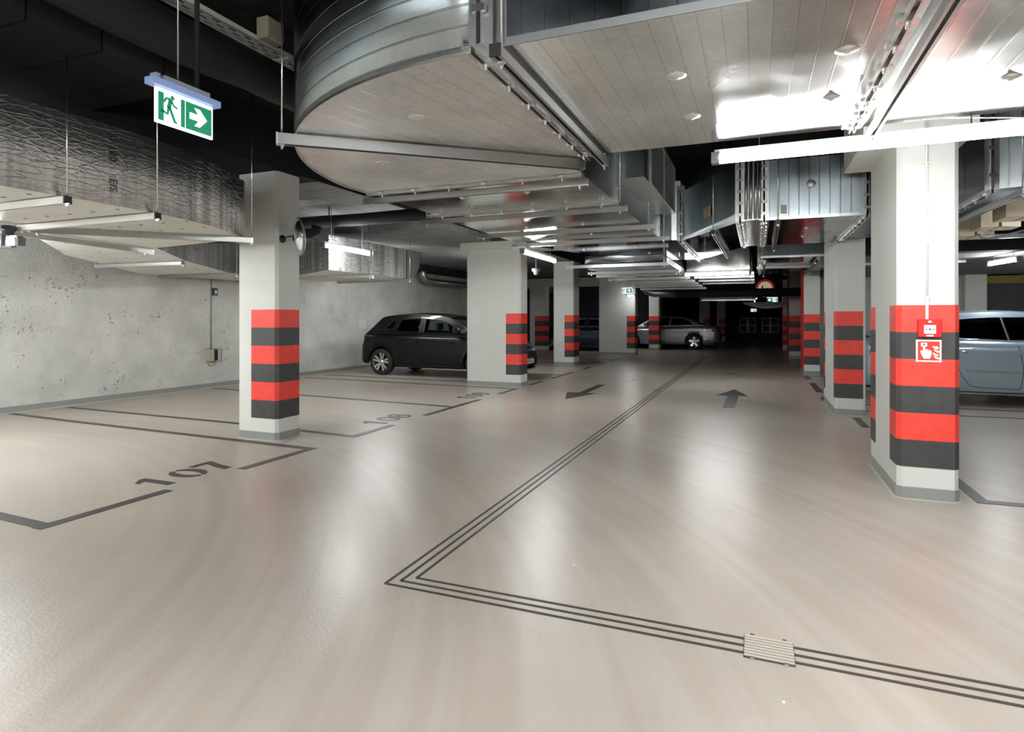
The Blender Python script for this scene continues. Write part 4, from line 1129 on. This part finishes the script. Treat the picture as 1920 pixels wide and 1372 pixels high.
# silver to black pipe crossing the far aisle
e = empty('crossing_pipe', (-1.5, 20.4, 2.28), 'large pipe crossing the far aisle, silver at its left bend', 'pipe')
MB().tube([(-3.55, 20.2, 2.62), (-3.50, 20.25, 2.45), (-3.38, 20.35, 2.27), (-3.2, 20.4, 2.20), (-2.45, 20.4, 2.17)], .14, 16).build('silver_bend', mat('pipe_silver', (.5, .5, .5), .35, 1.0), e)
MB().tube([(-2.45, 20.4, 2.16), (1.4, 20.4, 2.16)], .13, 16).build('lagged_run', M_lag, e)
for x in (-2.2, .9): MB().tube([(x, 20.4, 2.3), (x, 20.4, ZC)], .008, 6).build('hanger', M_black, e)
MB().box((-2.2, 20.4, 2.15), (.95, 21.3, 2.98)).build('downstand', M_beamgrey, label='black downstand beam across the far aisle behind the pipe', cat='beam') if False else None
MB().box((-1.8, 22.0, 2.0), (-.05, 23.2, 2.2)).build('ventilation_duct', M_galv_dark, label='low dull duct crossing behind the far pipe', cat='ventilation duct')
MB().box((-1.8, 21.98, 1.96), (-.05, 22.02, 2.02)).build('hanger_rail', M_galv, label='strut rail under the low dull duct behind the far pipe', cat='hanger rail')
MB().box((-3.5, 21.0, 2.12), (-2.9, 21.03, 2.26)).tube([(-3.2, 21.015, 2.26), (-3.2, 21.015, ZC)], .01, 6).build('display_sign', mat('display_maroon', S((66, 18, 28)), .4), label='dark maroon display sign hanging before the dim striped column', cat='sign')
# black cloth-covered hoses above the round sign
for k, x in enumerate((.35, .55, .75, .95)):
    pts = [(x - .25, 18.6, ZC)] + [(x - .25 + .28 * t, 18.6 + .1 * t, 2.38 + .42 * sin(pi * (.15 + .5 * (1 - t)))) for t in [i / 8 for i in range(9)]]
    MB().tube(pts, wavy(pts, .085, .08), 12).build('flexible_hose', M_lag if k < 2 else mat('grey_foil_hose', (.22, .22, .22), .4, .6, bump=.8, bscale=12),
        label='%s of four black flexible hoses hanging before the far red column' % ['leftmost', 'second from left', 'third from left', 'rightmost'][k], cat='hose', group='flexible hoses')
# curved canopy-like duct in the dark zone
pts = [(-.6 + .08 * i, 2.02 - .22 * sin(pi * i / 26)) for i in range(27)]
mb = MB(); n = len(pts)
vs = [(x, 30.0, z) for x, z in pts] + [(x, 30.0, 2.10) for x, z in pts] + [(x, 31.2, z) for x, z in pts] + [(x, 31.2, 2.10) for x, z in pts]
fs = []
for i in range(n - 1): fs += [(i, i + 1, n + i + 1, n + i), (2 * n + i, 3 * n + i, 3 * n + i + 1, 2 * n + i + 1), (i, 2 * n + i, 2 * n + i + 1, i + 1), (n + i, n + i + 1, 3 * n + i + 1, 3 * n + i)]
mb.add(vs, fs, 0, False)
mb.tube([(.4, 30.6, 2.09), (.4, 30.6, 2.98)], .01, 6)
mb.build('curved_duct', M_galv_dark, label='dim curved-bottomed duct hanging in the dark zone', cat='ventilation duct')
# motion sensor under centre lamp
e = empty('motion_detector', (-5.4, 15.0, 2.6), 'small white ceiling detector hanging right of the wide column', 'detector')
MB().lathe([(0, .0), (.11, 0), (.11, -.07), (.07, -.09), (.06, -.14), (.03, -.17), (0, -.175)], (-5.39, 15.0, 2.665), 'z', 20).build('dome', M_white, e)
MB().tube([(-5.39, 15, 2.66), (-5.39, 15, ZB)], .006, 6).build('rod', M_white, e)
# pipe on the left wall, far
MB().tube([(XL + .35, 16.3, 3.0), (XL + .35, 16.3, 2.68), (XL + .38, 16.4, 2.55), (XL + .45, 16.6, 2.5), (XL + .5, 20, 2.5)], .10, 14).build('wall_pipe', mat('pipe_silver', (.5, .5, .5), .35, 1.0),
    label='silver pipe bend high on the left wall beside the wide column', cat='pipe')
# wooden boxes, orange collar, cables at the right
for k, (y, z) in enumerate(((9.5, 2.42), (8.65, 2.42), (7.88, 2.42))):
    e = empty('wooden_box', (2.6, y, z), ['farthest', 'middle', 'nearest'][k] + ' of three pale plywood boxes hanging right of the near column', 'wooden box', 'plywood boxes')
    MB().prism([(2.43, y), (2.60, y), (2.60, y + .4), (2.43, y + .4)], z, z + .26).build('panel', M_wood, e)
    MB().prism([(2.60, y + .02), (2.63, y + .02), (2.63, y + .4), (2.60, y + .4)], z, z + .27).build('joint_strip', M_woodedge, e)
    MB().tube([(2.6, y + .3, z + .2), (2.6, y + .3, ZC)], .006, 6).build('rod', M_galv, e)
    MB().prism([(2.63, y), (2.84, y + .1), (2.84, y + .4), (2.63, y + .4)], z, z + .27).build('panel', M_wood, e)
MB().prism([(2.95, 8.9), (3.25, 8.7), (3.4, 9.0), (3.1, 9.2)], 2.44, 2.50).build('fire_collar', M_orange, label='bright orange-red collar above the blue-grey car', cat='fire collar')
MB().tube([(2.8, 9.2, 2.45), (2.74, 9.2, 2.52), (2.72, 9.2, 2.62), (2.8, 9.2, 2.72)], .014, 8).build('hanging_cable', M_blackpl, label='black cable loop beside the farthest plywood box', cat='cable')
MB().tube([(2.58, 9.3, 2.42), (2.62, 9.3, 2.36), (2.75, 9.3, 2.35), (2.9, 9.3, 2.40), (3.1, 9.25, 2.45), (3.6, 9.2, 2.47)], .012, 8).build('hanging_cable', M_grey, label='grey cable sagging under the plywood boxes', cat='cable')
MB().box((2.2, 10.4, 2.47), (8.0, 10.46, 2.53)).build('cable_trunking', M_galv_dark, label='long dark trunking behind the plywood boxes', cat='trunking')
MB().tube([(.3, 4.6, 2.72), (1.5, 4.55, 2.56), (2.6, 4.4, 2.60), (4.0, 4.2, 2.66)], .004, 6).build('light_cable', M_white, label='thin pale cable sagging behind the bright tube at right', cat='cable')
MB().tube([(1.45, 12.5, 2.33), (3.3, 12.5, 2.33)], .025, 8).build('ceiling_conduit', M_white, label='pale conduit under the soffit left of the far right tube', cat='conduit')

# ------------------------------------------------------------------ cars
def interp(pts, x):
    if x <= pts[0][0]: return pts[0][1]
    for (a, b), (c, d) in zip(pts, pts[1:]):
        if x <= c:
            t = (x - a) / (c - a) if c > a else 0
            return b + (d - b) * t
    return pts[-1][1]
def smooth_pts(pts, n=6):
    """Catmull-Rom through the points"""
    out = []
    P = [pts[0]] + list(pts) + [pts[-1]]
    for i in range(1, len(P) - 2):
        for k in range(n):
            t = k / n
            out.append(tuple(.5 * (2 * P[i][j] + (-P[i - 1][j] + P[i + 1][j]) * t + (2 * P[i - 1][j] - 5 * P[i][j] + 4 * P[i + 1][j] - P[i + 2][j]) * t * t + (-P[i - 1][j] + 3 * P[i][j] - 3 * P[i + 1][j] + P[i + 2][j]) * t ** 3) for j in (0, 1)))
    out.append(pts[-1])
    return out

def make_car(spec, loc, rz, lab, group=None):
    e = empty('parked_car', loc, lab, 'car', group, rz, world=False)
    L, Wd, R = spec['L'], spec['W'], spec['R']
    wheels = spec['wheels']
    top = smooth_pts(spec['top'], 5)          # belt / bonnet line (x,z)
    plan = spec['plan']; low = spec['low']
    paint, glassm, trim = spec['paint'], spec['glass'], M_blackpl
    RA = R + .05
    xs = set([0, L])
    x = 0
    while x < L: xs.add(round(x, 3)); x += .05
    for xw in wheels:
        for i in range(25):
            t = pi * i / 24; xs.add(round(xw + RA * cos(t), 3))
    xs = sorted(v for v in xs if 0 <= v <= L)
    def zb(x):
        z = interp(low, x)
        for xw in wheels:
            if abs(x - xw) < RA: z = max(z, R + sqrt(max(0, RA * RA - (x - xw) ** 2)))
        return z
    FR = [(0, .955), (.06, .975), (.22, .995), (.5, 1.0), (.74, .985), (.80, .992), (.93, .965), (1.0, .90)]
    K = len(FR) + 2
    def section(x):
        w_ = interp(plan, x) * Wd; b = zb(x); t = max(interp(top, x), b + .03)
        out = []
        z0 = interp(low, x)
        for f_, k in FR:
            z = z0 + (t - z0) * f_
            if z < b: z = b + (t - b) * f_ * .02
            out.append((x, w_ * k, z))
        out.append((x, w_ * .5, t + .018)); out.append((x, 0, t + .028))
        return out
    mb = MB()
    secs = [section(x) for x in xs]
    for sgn in (1, -1):
        vs = [(a, b * sgn, c) for s_ in secs for a, b, c in s_]
        fs = []
        for i in range(len(xs) - 1):
            for k in range(K - 1):
                fs.append((i * K + k, (i + 1) * K + k, (i + 1) * K + k + 1, i * K + k + 1))
        mb.add(vs, fs, 0, True)
        for i in (0, len(xs) - 1):
            s_ = secs[i]
            vv = [(a, b * sgn, c) for a, b, c in s_] + [(s_[0][0], 0, s_[0][2])]
            mb.add(vv, [tuple(range(len(vv)))], 0)
    # greenhouse
    rl = smooth_pts(spec['roof'], 6)          # rear belt -> roof -> windscreen base (x,z)
    zr = max(z for _, z in rl); belt = spec['belt']
    def gy(x, z):
        wb = interp(plan, x) * Wd * .90; t = (z - belt) / (zr - belt)
        return wb * (1 - .235 * max(0, t) ** 1.25) - .0
    def side(poly_list, lift, sgn):
        polys = [[Vector((a, b, 0)) for a, b in p] for p in poly_list]
        tri = tessellate_polygon(polys)
        flatp = [p for pl in poly_list for p in pl]
        return [(a, sgn * (gy(a, b) + lift), b) for a, b in flatp], tri
    outline = [(x, z) for x, z in rl]
    base_pts = [(x, interp(top, x) - .01) for x in [rl[-1][0] + (rl[0][0] - rl[-1][0]) * i / 10 for i in range(1, 10)]]
    wins = spec['windows']
    for sgn in (1, -1):
        v, t = side([outline + base_pts] + wins, 0, sgn)
        mb.add(v, t, 0, False)
        vv, tt = side([outline + base_pts] + wins, -.03, sgn)
    # roof strip, excluding glass ranges
    glass_r = spec['glass_ranges']
    gl = MB(); m = len(rl)
    for i in range(m - 1):
        (xa, za), (xb, zb_) = rl[i], rl[i + 1]
        xm = (xa + xb) / 2
        isg = any(a <= xm <= b and ((za + zb_) / 2 < zr - .03) for a, b in glass_r)
        ya, yb_ = gy(xa, za), gy(xb, zb_)
        rows = []
        for (xx, zz, yy) in ((xa, za, ya), (xb, zb_, yb_)):
            cr = .045
            rows.append([(xx, yy * c, zz + cr * (1 - c * c)) for c in (1, .93, .8, .5, 0, -.5, -.8, -.93, -1)])
        vs = rows[0] + rows[1]
        for k in range(8):
            tgt = gl if (isg and 1 <= k <= 6) else mb
            tgt.add([vs[k], vs[k + 1], vs[9 + k + 1], vs[9 + k]], [(0, 1, 2, 3)], 0, True)
    mb.build('body', paint, e)
    gl.build('windscreen_glass', glassm, e)
    for sgn in (1, -1):
        for wp in wins:
            v, t = side([wp], -.004, sgn)
            MB().add(v, t).build('side_window', glassm, e)
    # window surrounds
    for sgn in (1, -1):
        for wp in wins:
            f_ = MB(); pts = [(a, sgn * (gy(a, b) + .002), b) for a, b in wp]
            for a, b in zip(pts, pts[1:] + pts[:1]): f_.bar(a, b, .014, .006)
            f_.build('window_trim', spec.get('trim', trim), e)
    # under body
    f_ = MB()
    f_.box((.25, -Wd + .30, .2), (L - .25, Wd - .30, .55))
    f_.box((wheels[0] + RA, -Wd + .07, .2), (wheels[1] - RA, Wd - .07, .5))
    f_.build('underbody', M_blackpl, e)
    # arch liners
    for xw in wheels:
        for sgn in (1, -1):
            f_ = MB(); n = 14
            a = [(xw + RA * cos(pi * i / n), R + RA * sin(pi * i / n)) for i in range(n + 1)]
            y1 = interp(plan, xw) * Wd * .97
            vs = [(p[0], sgn * y1, p[1]) for p in a] + [(p[0], sgn * (y1 - .3), p[1]) for p in a]
            f_.add(vs, [(i, i + 1, n + 2 + i, n + 1 + i) for i in range(n)] + [tuple(range(n + 1, 2 * n + 2))], 0, True)
            f_.build('arch_liner', M_blackpl, e)
    # wheels
    yw = Wd * .985 - .11
    for xw in wheels:
        for sgn in (1, -1):
            c = (xw, sgn * yw, R)
            tw = .10
            rr = R * .70
            t = MB().lathe([(rr, -tw), (R * .93, -tw), (R * .985, -tw * .8), (R, -tw * .4), (R, tw * .4), (R * .985, tw * .8), (R * .93, tw), (rr + .01, tw * .97), (rr, tw * .85)], c, 'y', 36)
            t = t.build('tyre', mat('tyre_rubber', S((36, 33, 32)), .8), e)
            w_ = MB().lathe([(rr + .004, -tw), (rr - .015, -tw * .6), (rr - .015, tw * .7), (rr + .004, tw)], c, 'y', 36)
            w_.build('rim', spec['rim'], t)
            MB().lathe([(0, sgn * tw * .1), (rr - .02, sgn * tw * .1)], c, 'y', 24).build('hub_back', M_blackpl, t)
            sp = MB(); ns = 5
            yo = c[1] + sgn * tw * .78
            for k in range(ns):
                base_a = 2 * pi * k / ns + .3
                for dd in spec['spoke']:
                    a0, a1, w0, w1 = dd
                    p0 = (xw + .03 * cos(base_a + a0), yo - sgn * .012, R + .03 * sin(base_a + a0))
                    p1 = (xw + (rr - .004) * cos(base_a + a1), yo, R + (rr - .004) * sin(base_a + a1))
                    dx, dz = p1[0] - p0[0], p1[2] - p0[2]; l = hypot(dx, dz); nx, nz = -dz / l, dx / l
                    vs = []
                    for p_, ww in ((p0, w0), (p1, w1)):
                        for s2, dy in ((-1, 0), (1, 0), (1, -.02 * sgn), (-1, -.02 * sgn)):
                            vs.append((p_[0] + nx * s2 * ww / 2, p_[1] + dy, p_[2] + nz * s2 * ww / 2))
                    sp.add(vs, [(0, 1, 5, 4), (1, 2, 6, 5), (2, 3, 7, 6), (3, 0, 4, 7), (0, 3, 2, 1), (4, 5, 6, 7)])
            sp.lathe([(0, sgn * tw * .82), (.05, sgn * tw * .78), (.055, sgn * tw * .4)], c, 'y', 16)
            sp.build('spokes', spec['spokem'], t)
    # door gaps, sill lines and mouldings follow the body side
    def sy(x, z):
        s_ = section(x)
        pr = s_[:len(FR)]
        for p_, q_ in zip(pr, pr[1:]):
            if p_[2] <= z <= q_[2] and q_[2] > p_[2]:
                t = (z - p_[2]) / (q_[2] - p_[2]); return p_[1] + (q_[1] - p_[1]) * t
        return pr[0][1] if z < pr[0][2] else pr[-1][1]
    def side_line(name, pts, wd, m_, lift=.002, th=.004):
        for sgn in (1, -1):
            f_ = MB()
            den = []
            for p_, q_ in zip(pts, pts[1:]):
                n = max(1, int(hypot(q_[0] - p_[0], q_[1] - p_[1]) / .06))
                den += [(p_[0] + (q_[0] - p_[0]) * i / n, p_[1] + (q_[1] - p_[1]) * i / n) for i in range(n)]
            den.append(pts[-1])
            P3 = [(a, sgn * (sy(a, b) + lift), b) for a, b in den]
            for p_, q_ in zip(P3, P3[1:]): f_.bar(p_, q_, th, wd, up=(0, sgn, 0)) if False else f_.bar(p_, q_, wd, th, up=(0, 1, 0))
            f_.build(name, m_, e)
    for g_ in spec['gaps']: side_line('door_gap', g_, .008, M_blackpl, .0005, .003)
    for nm, g_, wd, m_, li in spec.get('lines', ()): side_line(nm, g_, wd, m_, li, .010)
    for nm, poly, m_, li in spec.get('patches', ()):
        for sgn in (1, -1):
            tri = tessellate_polygon([[Vector((a, b, 0)) for a, b in poly]])
            n = len(poly)
            o_ = [(a, sgn * (sy(a, b) + li), b) for a, b in poly]; i_ = [(a, sgn * (sy(a, b) - .03), b) for a, b in poly]
            MB().add(o_ + i_, list(tri) + [tuple(i + n for i in t) for t in tri] + [(i, (i + 1) % n, (i + 1) % n + n, i + n) for i in range(n)]).build(nm, m_, e)
    for hx, hz in spec['handles']:
        for sgn in (1, -1):
            y = sgn * (sy(hx, hz) + .022)
            MB().tube([(hx - .10, y - sgn * .02, hz), (hx - .07, y, hz + .004), (hx + .05, y, hz + .004), (hx + .09, y - sgn * .02, hz)], [.010, .014, .014, .010], 8).build('door_handle', spec.get('handlem', paint), e)
    mx, mz = spec['mirror']
    for sgn in (1, -1):
        y = sgn * (gy(mx, mz) + .02)
        f_ = MB().bar((mx, y, mz), (mx + .02, y + sgn * .10, mz + .02), .04, .03)
        f_.tube([(mx - .05, y + sgn * .17, mz + .06), (mx, y + sgn * .17, mz + .06), (mx + .06, y + sgn * .165, mz + .055), (mx + .11, y + sgn * .16, mz + .05)], [.075, .08, .065, .03], 12)
        f_.build('wing_mirror', paint, e)
    for nm, a, b, m_ in spec.get('boxes', ()):
        MB().box(a, b).build(nm, m_, e, bevel=.015)
    # seats
    ms = mat('seat_fabric', S((40, 42, 46)), .9)
    for sx in spec['seats']:
        for s2 in (-.36, .36):
            f_ = MB()
            f_.box((sx, s2 - .23, .35), (sx + .5, s2 + .23, .58)); f_.prism([(sx - .02, s2 - .22), (sx + .12, s2 - .22), (sx + .12, s2 + .22), (sx - .02, s2 + .22)], .5, spec['belt'] + (.06 if sx > 1.8 else -.08))
            f_.build('seat', ms, e, bevel=.04)
            if sx > 1.8: MB().box((sx - .05, s2 - .12, spec['belt'] + .12), (sx + .04, s2 + .12, spec['belt'] + .29)).build('headrest', ms, e, bevel=.035)
    sx = spec['seats'][-1]
    MB().lathe([(.17, -.012), (.185, 0), (.17, .012), (.158, 0), (.17, -.012)], (0, 0, 0), 'x', 24).build('steering_wheel', M_blackpl, e, xf=Matrix.Translation((sx + .72, .36, spec['belt'] - .03)) @ Matrix.Rotation(radians(-25), 4, 'Y'))
    MB().box((sx + .82, -.62, .6), (sx + 1.15, .62, spec['belt'] - .02)).build('dashboard', M_blackpl, e, bevel=.03)
    return e, sy, gy

def glass(name, c, a):
    m = bpy.data.materials.new(name); m.use_nodes = True
    nt = m.node_tree; nt.nodes.remove(nt.nodes['Principled BSDF'])
    out = nt.nodes['Material Output']
    tr = nt.nodes.new('ShaderNodeBsdfTransparent'); tr.inputs[0].default_value = c + (1,)
    gl = nt.nodes.new('ShaderNodeBsdfGlossy'); gl.inputs['Roughness'].default_value = .02
    fr = nt.nodes.new('ShaderNodeFresnel'); fr.inputs[0].default_value = a
    mx = nt.nodes.new('ShaderNodeMixShader')
    nt.links.new(fr.outputs[0], mx.inputs[0]); nt.links.new(tr.outputs[0], mx.inputs[1]); nt.links.new(gl.outputs[0], mx.inputs[2])
    nt.links.new(mx.outputs[0], out.inputs[0])
    return m
M_glass = glass('clear_green_glass', (.62, .72, .68), 1.45)
M_tint = glass('dark_tinted_glass', (.05, .05, .06), 1.5)
M_rimsilver = mat('alloy_silver', (.78, .77, .74), .25, 1.0)
M_rimdark = mat('alloy_dark', S((60, 60, 60)), .4, .6)
M_tail = mat('tail_light_red', S((180, 22, 30)), .15, coat=1.0)
M_tail2 = mat('tail_light_bright_red', S((210, 16, 34)), .15, coat=1.0)
M_head = mat('headlight_glass', S((120, 128, 136)), .1, .4, coat=1.0)
M_chrome = mat('chrome', (.8, .8, .82), .08, 1.0)
def paintm(n, rgb, metal=.3, rough=.3): return mat(n, rgb, rough, metal, coat=1.0)

PAIR = ((-.25, -.34, .035, .05), (.20, .10, .035, .05))
hatch = dict(L=4.12, W=.875, R=.315, wheels=(.66, 3.21), belt=.95,
    top=[(0, .66), (.03, .74), (.10, .80), (.14, .96), (.4, .965), (1.2, .96), (2.2, .945), (2.85, .94), (3.1, .96), (3.4, .93), (3.7, .87), (3.9, .78), (4.04, .66), (4.12, .5)],
    plan=[(0, .74), (.04, .84), (.14, .92), (.5, .985), (1.0, 1.0), (3.2, .995), (3.6, .96), (3.9, .86), (4.04, .76), (4.12, .64)],
    low=[(0, .36), (.06, .28), (.3, .26), (1.1, .22), (2.8, .20), (3.6, .20), (3.95, .19), (4.12, .26)],
    roof=[(.12, .96), (.32, 1.12), (.52, 1.31), (.62, 1.385), (.9, 1.42), (1.33, 1.445), (1.84, 1.435), (2.35, 1.38), (2.62, 1.25), (2.9, 1.09), (3.12, .955)],
    windows=[[(.72, 1.11), (.90, 1.29), (1.0, 1.30), (.95, 1.10)], [(1.02, 1.05), (1.14, 1.32), (1.66, 1.345), (1.66, 1.03)], [(1.79, 1.02), (1.79, 1.345), (2.2, 1.31), (2.42, 1.23), (2.80, .99)]],
    glass_ranges=[(.16, .55), (2.42, 3.0)],
    gaps=[[(1.72, .98), (1.72, .5), (1.70, .26)], [(1.02, .98), (1.05, .75), (1.10, .55)], [(2.86, .90), (2.90, .6), (2.84, .28)], [(1.10, .27), (2.84, .25)]],
    lines=[('crease', [(.3, .86), (1.2, .84), (2.9, .80)], .006, None, .0)],
    handles=[(1.55, .82), (2.55, .80)], mirror=(2.72, 1.0), seats=(1.05, 2.0),
    rim=M_rimdark, spokem=M_rimsilver, spoke=PAIR)
def variant(base_, **kw):
    d = dict(base_); d.update(kw); return d
# black hatchback
blk = mat('black_car_paint', S((5, 5, 8)), .35, 0, spec=.25, coat=.3)
sp = variant(hatch, paint=blk, glass=M_glass, rim=M_rimsilver, lines=[('side_crease', [(.3, .87), (1.2, .845), (2.9, .81)], .006, blk, .002)],
    patches=[('tail_light', [(.09, .79), (.20, .82), (.40, .925), (.36, .945), (.11, .95)], M_tail, .028)])
carA, syA, gyA = make_car(sp, (-9.0, 13.10, 0), 0, 'black five-door hatchback parked behind the wide striped column')
MB().tube([(1.10, 0, 1.47), (.98, 0, 1.63)], [.006, .003], 6).build('antenna', M_blackpl, carA)
MB().box((3.98, -.45, .44), (4.13, .45, .60)).build('grille', M_blackpl, carA, bevel=.02)
for z in (.48, .53, .58): MB().bar((4.135, -.45, z), (4.135, .45, z), .006, .006).build('grille_bar', M_chrome, carA)
for s in (-1, 1):
    MB().prism([(3.78, s * .74), (3.94, s * .66), (4.08, s * .44), (4.00, s * .42), (3.74, s * .66)], .63, .74).build('headlight', M_head, carA)
    MB().lathe([(0, 0), (.045, 0), (.045, .02)], (4.07, s * .56, .36), 'x', 14).build('fog_light', M_chrome, carA)
pl = MB().box((4.14, -.26, .32), (4.15, .26, .43)).build('number_plate', M_white, carA)
MB().box((4.151, -.258, .322), (4.152, -.222, .428)).build('blue_strip', mat('plate_blue', S((40, 80, 160)), .4), pl)
cu = bpy.data.curves.new('plate_text', 'FONT'); cu.body = 'WI 5A1'; cu.size = .105; cu.extrude = .0008; cu.materials.append(M_blackpl)
to = text_mesh('plate_text', cu); to.parent = pl
to.matrix_local = Matrix.Translation((4.152, -.20, .345)) @ Matrix(((0, 0, 1, 0), (1, 0, 0, 0), (0, 1, 0, 0), (0, 0, 0, 1)))
MB().prism([(3.8, -.72), (4.08, -.56), (4.17, -.3), (4.18, 0), (4.17, .3), (4.08, .56), (3.8, .72)], .17, .21).build('front_lip', M_chrome, carA, label='glossy lower lip')
# dark blue car far left
blu = paintm('dark_blue_paint', S((20, 34, 66)), .3, .3)
sp = variant(hatch, paint=blu, glass=M_tint, spoke=((0, 0, .05, .08),), trim=M_chrome,
    patches=[('tail_light', [(.10, .80), (.33, .92), (.30, .95), (.13, .95)], M_tail, .028)])
carB, _, _ = make_car(sp, (-4.95, 25.6, 0), pi, 'dark blue hatchback in shade behind the slim striped column')
MB().lathe([(.045, 0), (.06, .006), (.075, 0)], (-.005, 0, .76), 'x', 20).build('badge', M_chrome, carB)
MB().box((-.008, -.018, .72), (-.002, .018, .80)).build('badge_bar', M_chrome, carB)
# silver saloon, far
saloon = dict(L=4.80, W=.90, R=.33, wheels=(1.06, 3.80), belt=1.0,
    top=[(0, .60), (.03, .74), (.08, .86), (.14, .99), (.3, 1.02), (.9, 1.03), (2.2, .99), (3.3, .95), (3.6, .95), (4.0, .90), (4.4, .83), (4.65, .70), (4.8, .5)],
    plan=[(0, .74), (.05, .83), (.2, .92), (.6, .985), (1.2, 1.0), (3.8, .995), (4.3, .94), (4.6, .84), (4.75, .72), (4.8, .62)],
    low=[(0, .40), (.08, .32), (.4, .28), (1.4, .22), (3.4, .21), (4.3, .20), (4.8, .26)],
    roof=[(.55, 1.02), (.85, 1.12), (1.2, 1.28), (1.5, 1.39), (1.9, 1.43), (2.4, 1.43), (2.8, 1.38), (3.1, 1.25), (3.4, 1.08), (3.62, .95)],
    windows=[[(1.12, 1.07), (1.28, 1.22), (1.58, 1.34), (2.02, 1.375), (2.06, 1.05)], [(2.16, 1.05), (2.13, 1.375), (2.55, 1.37), (2.95, 1.26), (3.25, 1.05)]],
    glass_ranges=[(.75, 1.45), (2.85, 3.5)],
    gaps=[[(2.10, 1.0), (2.10, .5), (2.08, .27)], [(1.30, 1.0), (1.36, .8), (1.5, .6), (1.6, .28)], [(3.3, .92), (3.3, .6), (3.2, .28)]],
    handles=[(1.62, .90), (2.6, .88)], mirror=(3.1, 1.02), seats=(1.5, 2.4),
    rim=M_rimdark, spokem=M_rimsilver, spoke=((0, 0, .07, .10),))
silv = paintm('silver_car_paint', S((160, 162, 166)), .75, .35)
sp = variant(saloon, paint=silv, glass=M_tint, lines=[('lower_trim', [(.3, .42), (.72, .45)], .02, M_chrome, .004), ('sill_trim', [(1.42, .33), (3.4, .30)], .02, M_chrome, .004)],
    patches=[('tail_light', [(.10, .78), (.34, .80), (.26, .96), (.13, .96)], M_tail2, .028)], handlem=M_chrome)
make_car(sp, (-1.50, 28.35, 0), pi, 'silver saloon with red tail light at the edge of the dark zone')

# blue-grey saloon on the right
bg = paintm('blue_grey_paint', S((158, 176, 190)), .4, .35)
sp = variant(saloon, L=4.78, paint=bg, glass=M_tint,
    top=[(0, .60), (.03, .74), (.08, .86), (.14, 1.0), (.3, 1.02), (.9, 1.02), (2.2, 1.0), (3.3, .98), (3.6, .97), (4.0, .92), (4.4, .83), (4.65, .70), (4.78, .5)],
    plan=[(0, .80), (.05, .88), (.2, .95), (.6, .99), (1.2, 1.0), (3.8, .995), (4.3, .94), (4.6, .84), (4.75, .72), (4.78, .62)],
    low=[(0, .34), (.08, .27), (.4, .25), (1.4, .22), (3.4, .22), (4.3, .20), (4.8, .26)],
    roof=[(.30, 1.02), (.55, 1.15), (.82, 1.28), (1.1, 1.37), (1.45, 1.42), (1.95, 1.445), (2.4, 1.435), (2.8, 1.38), (3.1, 1.25), (3.4, 1.08), (3.62, .97)],
    windows=[[(.85, 1.08), (1.0, 1.22), (1.35, 1.32), (1.80, 1.36), (2.04, 1.365), (2.10, 1.02)], [(2.13, 1.02), (2.07, 1.365), (2.55, 1.37), (2.95, 1.27), (3.3, 1.05)]],
    gaps=[[(2.20, 1.0), (2.24, .8), (2.27, .55), (2.24, .30), (2.20, .27)], [(1.42, .65), (1.50, .45), (1.60, .31), (1.68, .29), (2.20, .27)], [(3.3, .92), (3.3, .6), (3.2, .28)]],
    lines=[('side_moulding', [(1.55, .535), (2.24, .525)], .03, silv, .008), ('side_moulding', [(2.27, .525), (3.2, .52)], .03, silv, .008), ('window_ledge', [(.6, 1.005), (3.3, .985)], .012, M_chrome, -.035)],
    patches=[('tail_light', [(.02, .80), (.30, .78), (.32, .93), (.05, .95)], M_tail2, .028)], handles=[(1.50, .83), (2.55, .81)], handlem=M_chrome, glass_ranges=[(.4, 1.0), (2.85, 3.5)], wheels=(1.02, 3.66))
make_car(sp, (1.45, 12.25, 0), 0, 'blue-grey saloon parked behind the nearest right column')
